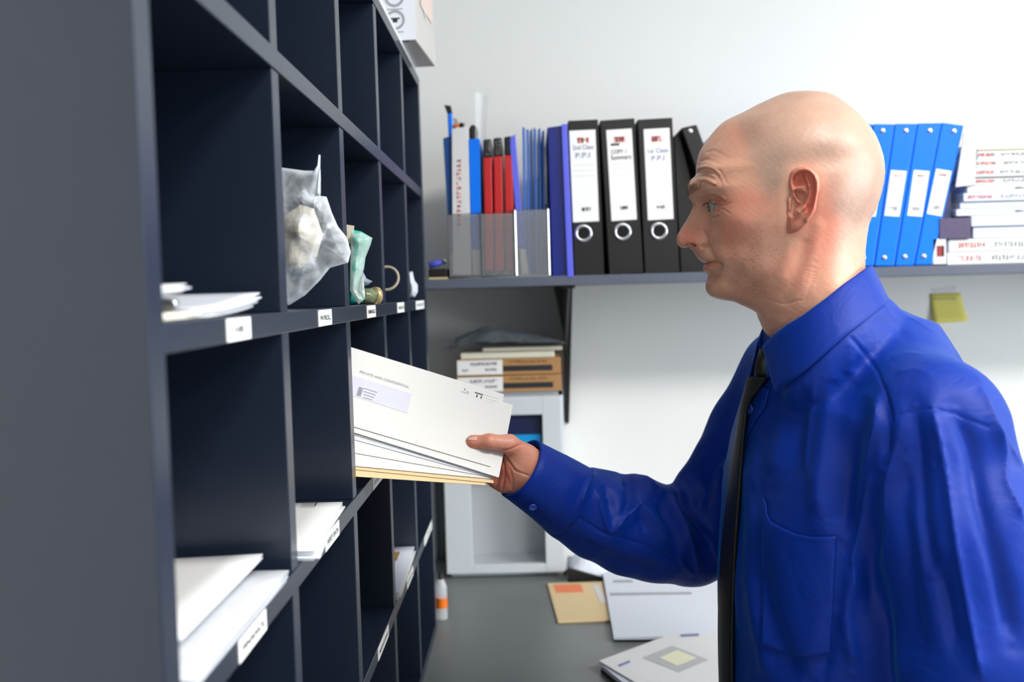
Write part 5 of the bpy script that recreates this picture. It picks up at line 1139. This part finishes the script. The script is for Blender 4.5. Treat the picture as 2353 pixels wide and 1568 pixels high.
TF = [  # torso and near sleeve
    ([(1985, 900), (1962, 1010), (1945, 1120), (1936, 1240)], 26, -7, 0), ([(2020, 900), (2014, 980), (1990, 1090), (1975, 1180)], 16, 5, 1), ([(1915, 880), (1900, 980), (1880, 1100), (1885, 1200)], 22, 5, 0),
    ([(1850, 880), (1842, 980), (1825, 1080)], 18, -3.5, 0), ([(1870, 880), (1862, 990), (1850, 1090)], 14, 3, 1), ([(1795, 930), (1790, 1010), (1770, 1100)], 16, 2.5, 0), ([(1745, 1000), (1735, 1080), (1745, 1140)], 12, 2.5, 1),
    ([(2100, 930), (2115, 1050), (2120, 1180), (2140, 1330)], 20, -5, 0), ([(2140, 930), (2160, 1020), (2180, 1120), (2200, 1260), (2230, 1420), (2260, 1568)], 20, 7, 1), ([(2195, 940), (2230, 1030), (2250, 1150), (2290, 1300), (2330, 1480)], 22, -6, 0),
    ([(2250, 890), (2290, 1000), (2330, 1060), (2353, 1090)], 16, 5, 1), ([(2270, 960), (2300, 1040), (2310, 1110), (2353, 1200)], 14, 5, 1), ([(2060, 1010), (2040, 1120), (2035, 1260), (2060, 1420), (2080, 1568)], 16, 4, 1),
    ([(2085, 1060), (2075, 1180), (2090, 1330), (2110, 1480)], 22, -5, 0), ([(2030, 900), (2040, 980), (2045, 1060)], 12, -4, 0), ([(2010, 1080), (1985, 1180), (1960, 1280), (1970, 1380)], 14, 4, 1), ([(2020, 1200), (2000, 1300), (2010, 1400)], 18, -5, 0),
    ([(1720, 1060), (1728, 1200), (1726, 1330), (1745, 1450), (1770, 1568)], 16, 4, 0), ([(1750, 1280), (1765, 1390), (1800, 1490), (1840, 1568)], 22, -6, 0), ([(1700, 1200), (1698, 1330), (1702, 1450)], 10, 2.5, 1), ([(1960, 1300), (1945, 1420), (1965, 1540)], 16, 4, 0), ([(1920, 1400), (1900, 1500), (1880, 1568)], 20, -4, 0),
    ([(1955, 775), (1985, 810), (2015, 850), (2030, 890), (2046, 940), (2052, 975)], 3.5, -2.0, 0), ([(2045, 700), (2090, 730), (2160, 770)], 8, 1.2, 1), ([(2040, 830), (2080, 815), (2130, 820)], 9, 1.6, 1), ([(2050, 860), (2100, 850), (2150, 865)], 10, 1.4, 1), ([(2055, 955), (2120, 940), (2200, 950), (2270, 985)], 3, -1.3, 0),
    ([(2000, 740), (2050, 745), (2085, 780)], 10, -1.5, 0), ([(1960, 800), (1950, 850), (1975, 870)], 12, 2, 0), ([(2160, 1300), (2180, 1400), (2200, 1500)], 18, -4, 0), ([(1655, 930), (1640, 1010), (1620, 1090)], 9, 2, 1)]
AF = [  # reaching sleeve
    ([(1368, 1074), (1352, 1098), (1338, 1130), (1327, 1168)], 11, 6, 1), ([(1346, 1082), (1330, 1110), (1318, 1150)], 9, -5, 0), ([(1361, 1122), (1378, 1165), (1394, 1205), (1402, 1228)], 11, 6, 1), ([(1384, 1112), (1400, 1150), (1404, 1190)], 12, -4, 0),
    ([(1402, 1226), (1435, 1190), (1467, 1158), (1500, 1190), (1520, 1225), (1527, 1258)], 11, 6.5, 1), ([(1436, 1190), (1450, 1150), (1450, 1120), (1432, 1092)], 10, -8, 0), ([(1462, 1098), (1480, 1105), (1512, 1130)], 11, 6, 0), ([(1490, 1230), (1470, 1200), (1455, 1215)], 12, -3, 0),
    ([(1534, 1136), (1558, 1175), (1575, 1208), (1588, 1259), (1606, 1310), (1618, 1335)], 11, 6, 1), ([(1551, 1121), (1570, 1152), (1592, 1190), (1632, 1250)], 9, -9, 0), ([(1510, 1150), (1525, 1190), (1550, 1240), (1558, 1285)], 13, -4.5, 0), ([(1545, 1110), (1575, 1060), (1620, 1000)], 12, 3, 0),
    ([(1676, 1055), (1648, 1100), (1634, 1140), (1622, 1170)], 10, 5, 1), ([(1600, 1090), (1620, 1130), (1600, 1180)], 14, -4, 0), ([(1320, 1185), (1345, 1200), (1380, 1222), (1424, 1236), (1480, 1252), (1528, 1277), (1552, 1290), (1590, 1290)], 3, -1.5, 0), ([(1330, 1245), (1380, 1275), (1450, 1300), (1530, 1315)], 14, -2.5, 0),
    ([(1560, 1270), (1570, 1300), (1600, 1325)], 9, 3, 1)]
A = np.zeros(len(V))
for ln, w_, a_, s_ in TF: A += fold(pp, ln, w_, a_ * 1.1, s_) * trunk
for ln, w_, a_, s_ in AF: A += fold(pp, ln, w_, a_ * 1.25, s_) * armf
rgn = np.random.default_rng(21)
for i in range(26):                                         # small soft irregularities everywhere
    q = rgn.normal(size=3); q /= np.linalg.norm(q); A += .22 * np.sin((V @ q) * rgn.uniform(25, 110) + rgn.uniform(0, 6.3))
V = V + N_ * (A * (fc * .9 + .1) * .001)[:, None]; V = smooth_mesh(V, Qd, 2)
V[:, 2] = np.maximum(V[:, 2], .9)
sh_ = MB(); sh_.v = V.tolist(); sh_.f = [tuple(q) for q in Qd.tolist()]; sh_.m = [0] * len(sh_.f)
shirt = sh_.build('shirt', M['shirt'], man, smooth=True)
BV = BVHTree.FromPolygons([tuple(p) for p in V.tolist()], [tuple(q) for q in Qd.tolist()])
def cast(px, py, off=.001, mx=3):
    d = ray(px, py); d /= np.linalg.norm(d); h = BV.ray_cast(Vector(CC), Vector(d))
    if h[0] is None: return None
    return np.array(h[0]) - d * off * .5 + np.array(h[1]) * off * (1 if np.dot(np.array(h[1]), d) < 0 else -1)
def patch(name, rows, off, m, parent, solid=.0008):
    """rows of pixel points laid on the shirt"""
    G = []; 
    for r in rows:
        o = []
        for (x, y) in r:
            p = cast(x, y, off); o.append(p if p is not None else (o[-1] if o else np.array([0, 0, 0.])))
        G.append(o)
    return MB().grid(G).build(name, m, parent, smooth=True, solid=solid)
def lerp_rows(A_, B_, n, m):
    A_ = np.array(A_, float); B_ = np.array(B_, float)
    def rs(P_): s = np.r_[0, np.cumsum(np.linalg.norm(np.diff(P_, axis=0), axis=1))]; t = np.linspace(0, s[-1], m); return np.stack([np.interp(t, s, P_[:, 0]), np.interp(t, s, P_[:, 1])], -1)
    a, b_ = rs(A_), rs(B_); return [a + (b_ - a) * t for t in np.linspace(0, 1, n)]
# chest pocket
top = [(1757, 1143), (1764, 1158), (1766, 1182), (1773, 1198), (1800, 1213), (1830, 1226), (1862, 1233), (1922, 1232)]
pk_ = patch('chest_pocket', lerp_rows(top, [(1752, 1480), (1800, 1500), (1860, 1508), (1908, 1500)], 40, 30), .0022, M['shirt'], shirt, .001)
# button band
R_ = [(1770, 897), (1760, 939), (1738, 968), (1716, 1013), (1706, 1048), (1701, 1099), (1699, 1168), (1691, 1228), (1688, 1309), (1684, 1410), (1681, 1566)]
L_ = [(1748, 885), (1736, 915), (1715, 950), (1698, 1000), (1690, 1045), (1684, 1099), (1678, 1168), (1670, 1228), (1668, 1309), (1664, 1410), (1662, 1566)]
patch('button_band', lerp_rows(L_, R_, 6, 60), .0016, M['shirt'], shirt, .0008)
M['button'] = mat('blue_button', lin(38, 66, 170), .25, spec=.7)
def button(px, py, parent, r=.0055, off=.0035, nrm=None):
    c = cast(px, py, off) if parent is not None else None
    if c is None: return
    n = nrm if nrm is not None else (CC - c) / np.linalg.norm(CC - c)
    mb = MB(); mb.grid(lathe([(-.001, r * .8), (0, r), (.0011, r * .98), (.0014, r * .82), (.0008, r * .7), (.0008, .0001)], c, n, 24)); ob = mb.build('button', M['button'], parent, smooth=True)
    a = np.cross(n, [0, 0, 1]); a /= np.linalg.norm(a); b_ = np.cross(n, a); mb = MB()
    for u, v in ((1, 1), (1, -1), (-1, 1), (-1, -1)):
        mb.grid(lathe([(.0010, .0001), (.0010, .0006)], c + (a * u + b_ * v) * r * .22, n, 8))
    return ob
nb2 = -uh * .5 - nh * .85; nb2 /= np.linalg.norm(nb2)
button(1730, 941, shirt, .0058, .005, nb2)
# collar
def sheet(name, T, B, m, parent, n=9, bow=.0015, solid=.0014, sub=4):
    T = np.array(T, float); B = np.array(B, float); t = np.linspace(0, len(T) - 1, (len(T) - 1) * sub + 1); T, B = cr(T, t), cr(B, t)
    G = [T + (B - T) * s + np.array([0, 0, 1]) * (bow * 1000 * 4 * s * (1 - s)) for s in np.linspace(0, 1, n)]
    return Hw(np.array(G))
Tn = [(2006, 614, 0), (1990, 622, 26), (1965, 640, 44), (1939, 658, 57), (1905, 685, 66), (1872, 709, 69), (1840, 731, 66), (1808, 750, 58), (1776, 773, 43), (1752, 797, 24)]
Bn = [(2044, 694, 0), (2032, 704, 40), (1992, 734, 66), (1949, 766, 84), (1900, 808, 92), (1858, 844, 91), (1824, 870, 84), (1804, 885, 74), (1790, 896, 66), (1782, 902, 60)]
Tf = [(2006, 614, 0), (1985, 622, -26), (1955, 640, -44), (1925, 658, -57), (1890, 685, -66), (1855, 705, -68), (1820, 722, -66), (1785, 736, -60), (1758, 747, -48), (1741, 790, -14)]
Bf = [(2044, 694, 0), (2018, 700, -40), (1968, 728, -66), (1920, 758, -84), (1870, 790, -92), (1820, 820, -91), (1780, 840, -84), (1755, 850, -74), (1735, 858, -58), (1722, 868, -22)]
Gn = sheet('c', Tn, Bn, None, None); Gf = sheet('c', Tf, Bf, None, None)
G = np.concatenate([Gf[:, ::-1], Gn[:, 1:]], 1)
# inner stand: from the fold down inside against the neck
Ti = G[0]; ax_ = Hw([[1885, 700, 0]])[0]; stand = []
for s in np.linspace(0, 1, 5):
    P_ = Ti + np.array([0, 0, -.034 * s]); c_ = P_ - ax_; c_[:, 2] = 0; stand.append(P_ - c_ * (.03 + .05 * s) )
fold_r = [G[0] + np.array([0, 0, .0012]) ]
full = list(reversed(stand[1:])) + [stand[0] * .5 + G[0] * .5 + np.array([0, 0, .0012])] + list(G)
coll = MB().grid(full).build('collar', M['shirt'], shirt, smooth=True, solid=.0016)
# cuff with an open end
cs = []; axw = wd
def ring_(c, r, n=56, sq=1.0):
    a = np.array([0, 0, 1.]) - axw * axw[2]; a /= np.linalg.norm(a); b_ = np.cross(axw, a)
    return [c + r * (math.cos(t) * a + math.sin(t) * b_ * sq) for t in np.linspace(0, 2 * math.pi, n + 1)]
c0, r0 = ch[0]; c1_, r1_ = ch[1]; c2_, r2_ = ch[2]
prof = [(c0 + wd * .001 + (c1_ - c0) * .05, r0 - .006), (c0 + wd * .006, r0 - .0035), (c0 + wd * .010, r0 + .0004), (c0 + wd * .009, r0 + .0024), (c0, r0 + .003)]
inner = [(c0 + (c1_ - c0) * .6, r0 - .009)]
for s in np.linspace(.1, 1, 8): prof.append((c0 + (c1_ - c0) * s, r0 + (r1_ - r0) * s + .003))
for s in np.linspace(.1, .75, 5): prof.append((c1_ + (c2_ - c1_) * s, r1_ + (r2_ - r1_) * s + .0032))
prof.append((c1_ + (c2_ - c1_) * .8, r1_ + (r2_ - r1_) * .8 - .001))
cuff = MB().grid([ring_(c, r) for c, r in inner + prof]).build('cuff', M['shirt'], shirt, smooth=True)
cb = atY(1224, 1166, 1.143); mb = MB(); nn = np.array([.1, -.85, -.5]); nn /= np.linalg.norm(nn)
mb.grid(lathe([(-.001, .004), (0, .0052), (.0011, .005), (.0013, .004), (.0007, .0032), (.0007, .0001)], cb, nn, 20)).build('button', M['button'], shirt, smooth=True)
# tie
M['tie'] = mat('black_tie_silk', lin(12, 13, 16), .5, spec=.35, bump=.25, bscale=500)
TE = [(862, 1722, 1762, 1.045, 1.005), (880, 1717, 1757, 1.05, 1.01), (905, 1711, 1732, 1.06, 1.02), (925, 1707, 1720, 1.065, 1.025), (945, 1704, 1713, 1.07, 1.03), (980, 1698, 1712, 1.075, 1.03), (1012, 1692, 1707, 1.078, 1.03), (1040, 1685, 1706, 1.08, 1.03), (1100, 1678, 1702, 1.085, 1.03), (1170, 1669, 1697, 1.085, 1.03), (1242, 1661, 1691, 1.086, 1.03), (1310, 1656, 1688, 1.087, 1.03), (1377, 1653, 1685, 1.088, 1.03), (1460, 1652, 1683, 1.088, 1.03), (1568, 1654, 1682, 1.088, 1.03), (1700, 1662, 1688, 1.088, 1.03)]
TE = cr(np.array(TE, float), np.linspace(0, len(TE) - 1, 70)); G = []
for (y, xl, xr, Yl, Yr) in TE:
    r = []
    for s in np.linspace(0, 1, 11):
        p = atY(xl + (xr - xl) * s, y, Yl + (Yr - Yl) * s); p[0] -= .003 * math.sin(math.pi * s)
        c_ = cast(xl + (xr - xl) * s, y, .0045)
        if c_ is not None and np.linalg.norm(c_ - CC) < np.linalg.norm(p - CC): p = c_
        r.append(p)
    G.append(r)
G = np.array(G); K_ = np.ones(7) / 7
for _ in range(2):
    Gp = np.concatenate([G[:1]] * 3 + [G] + [G[-1:]] * 3, 0); G = sum(Gp[i:i + len(G)] for i in range(7)) / 7
tie = MB().grid(G).build('tie', M['tie'], man, smooth=True, solid=.0035)
kn = [[(1733, 806), (1752, 800)], [(1728, 822), (1757, 822)], [(1722, 845), (1762, 848)], [(1722, 866), (1763, 868)], [(1727, 882), (1752, 884)]]
kc = []; 
for (a, b_), Y in zip(kn, (1.035, 1.03, 1.025, 1.028, 1.035)):
    A_, B_ = atY(*a, Y), atY(*b_, Y); c = (A_ + B_) / 2 + [.006, 0, 0]; r = np.linalg.norm(A_ - B_) / 2; kc.append([c + np.array([-r * math.cos(t) * 1.0, -(r * 1.25) * math.sin(t), .15 * r * math.cos(t)]) for t in np.linspace(0, 2 * math.pi, 33)])
MB().grid([[np.mean(kc[0], 0)] * 33] + kc + [[np.mean(kc[-1], 0)] * 33]).build('tie_knot', M['tie'], tie, smooth=True)
# trousers and shoes (below the picture)
lo, X = field((.18, .84, .04), (.54, 1.32, .96), .01)
g = ell(X, (.355, 1.08, .9), (.135, .178, .16)); g = smin(g, cone(X, (.355, .99, .86), (.36, .985, .06), .098, .06), .04); g = smin(g, cone(X, (.355, 1.17, .86), (.36, 1.175, .06), .098, .06), .04); g = np.maximum(g, X[..., 2] - .945)
Vt, Qt = surface_nets(g, lo, .01); mb = MB(); mb.v = Vt.tolist(); mb.f = [tuple(q) for q in Qt.tolist()]; mb.m = [0] * len(mb.f); mb.build('trousers', mat('dark_trousers', lin(30, 31, 36), .8), man, smooth=True)
for y in (.985, 1.175):
    lo, X = field((.06, y - .07, -.01), (.46, y + .07, .14), .006); g = smin(cone(X, (.38, y, .045), (.16, y, .03), .042, .034), ell(X, (.35, y, .06), (.06, .045, .06)), .03); g = np.maximum(g, .001 - X[..., 2])
    Vt, Qt = surface_nets(g, lo, .006); mb = MB(); mb.v = Vt.tolist(); mb.f = [tuple(q) for q in Qt.tolist()]; mb.m = [0] * len(mb.f); mb.build('shoe', M['black_pl'], man, smooth=True)

# ------------------------------------------------------------------ the letters in his hand
BR = atY(1128, 1073, 1.125); TR = atY(1157, 911, 1.186); e2 = TR - BR; e2 /= np.linalg.norm(e2)
best = min(np.linspace(1.0, 1.3, 601), key=lambda Y: abs(np.dot(atY(816, 982, Y) - BR, e2))); e1 = atY(816, 982, best) - BR; e1 /= np.linalg.norm(e1)
nrm_ = np.cross(e1, e2); nrm_ = -nrm_ if nrm_[1] > 0 else nrm_            # towards the viewer
def on_plane(px, py, off=0.0):
    d = ray(px, py); o = BR + nrm_ * off; return CC + d * (np.dot(o - CC, nrm_) / np.dot(d, nrm_))
def letter(right, left, off, hgt, lng, th, m, label, cat='envelope', group=None, name='envelope', shift=0, curl=0.0):
    a = on_plane(*right, off); b_ = on_plane(*left, off); u = b_ - a; u /= np.linalg.norm(u); v = np.cross(u, nrm_); v = v if v[2] > 0 else -v
    G = [[a + u * lng * s + v * hgt * t - nrm_ * (curl * (1 - math.cos(s * 2.2)) + .0) for t in np.linspace(0, 1, 5)] for s in np.linspace(0, 1, 14)]
    mb = MB().grid(G); ob = mb.build(name, m, None, solid=th); tag(ob, label, cat, group); return ob, a, u, v
GE = 'letters held in the hand'
M['pap_w'] = mat('crisp_white_paper', lin(216, 216, 216), .55, bump=.02, bscale=40)
env, a, u, v = letter((1128, 1073), (816, 982), 0, .1035, .222, .0009, M['pap_w'], 'front white window envelope in the hand, marked private and confidential', group=GE)
def op_(px, py): return on_plane(px, py, .0008)
mb = MB(); tx0, tx1 = op_(826, 857), op_(940, 893); hd = (tx1 - tx0); tw = np.linalg.norm(hd)
text_mesh(mb, 'PRIVATE AND CONFIDENTIAL', tx0, hd, v, .0034, nrm_, 0, tw); mb.build('printed_text', M['ink_grey'], env)
wn = [op_(806, 862), op_(946, 905), op_(936, 950), op_(796, 905)]
M['window'] = mat('glassine_window', lin(214, 214, 230), .08, spec=.9, coat=1, bump=.6, bscale=45)
mb = MB(); mb.grid([[wn[0] * (1 - s) * (1 - t) + wn[1] * s * (1 - t) + wn[2] * s * t + wn[3] * (1 - s) * t for s in np.linspace(0, 1, 9)] for t in np.linspace(0, 1, 5)]).build('address_window', M['window'], env, smooth=True)['label'] = 'shiny transparent address window'
mb = MB(); o = on_plane(819, 908, .0013); uu = (on_plane(826, 886, .0013) - o); uu /= np.linalg.norm(uu); ww = np.cross(nrm_, uu); 
if np.dot(ww, hd) < 0: ww = -ww
R = []
for k in range(9): R.append((k * .0014, 0, k * .0014 + .0008, .0055))
mb.mi = 0
for (x0, y0, x1, y1) in R: mb.add([o + uu * x0 + ww * y0, o + uu * x1 + ww * y0, o + uu * x1 + ww * y1, o + uu * x0 + ww * y1], [(0, 1, 2, 3)])
for r_i in range(4):
    q = on_plane(836, 893 + 7 * r_i, .0013); h1 = hd / np.linalg.norm(hd)
    mb.add([q, q + h1 * (.017 - .002 * r_i), q + h1 * (.017 - .002 * r_i) + v * .0007, q + v * .0007], [(0, 1, 2, 3)])
mb.build('address_print', M['ink_grey'], env)
mb = MB(); h1 = hd / tw
def bar(px, py, w_, hh): q = op_(px, py); mb.add([q, q + h1 * w_, q + h1 * w_ + v * hh, q + v * hh], [(0, 1, 2, 3)])
bar(1091, 903, .011, .0014); bar(1094, 913, .0016, .004); bar(1104, 916, .0016, .004); mb.build('black_crest', M['ink'], env)
mb = MB(); bar(1059, 900, .011, .0006); bar(1066, 897, .002, .003); bar(1072, 901, .003, .0012); mb.build('grey_logo', M['ink_grey'], env)
mb = MB(); bar(1114, 908, .018, .0005); bar(1114, 915, .016, .0005); bar(1114, 922, .012, .0004); mb.build('return_address', mat('faint_print', lin(205, 205, 210), .6), env)
L2 = [((1146, 1098), (834, 1001), -.0016, .1035, .215, .0009, 'pap_w', 'white envelope behind the front one, its corner sticking out above the thumb'),
      ((1122, 1074), (818, 990), -.0030, .098, .21, .0008, 'paper2', 'thin white envelope just behind the front one, showing a sliver of its lower edge'),
      ((1120, 1091), (818, 1001), -.0042, .095, .21, .0008, 'pap_w', 'white envelope in the middle of the held letters, fanned slightly down'),
      ((1118, 1094), (818, 1012), -.0054, .095, .21, .0008, 'paper2', 'white envelope fanned further down than the middle one'),
      ((1124, 1096), (818, 1042), -.0066, .095, .21, .0008, 'pap_w', 'white envelope fanned lowest but one, right above the long white sheet'),
      ((1127, 1101), (819, 1072), -.0080, .098, .21, .0009, 'pap_w', 'white envelope with a square corner touching the palm, lowest of the white ones')]
for r_, l_, of, hg, lg, th_, mm, lab in L2: letter(r_, l_, of, hg, lg, th_, M[mm], lab, group=GE)
letter((1134, 1111), (820, 1080), -.0096, .09, .225, .0009, M['buff'], 'buff envelope under the white letters, its corner showing at the palm', group=GE)
letter((1116, 1116), (820, 1096), -.0110, .09, .225, .0009, M['buff'], 'buff envelope at the very bottom of the held letters', group=GE)
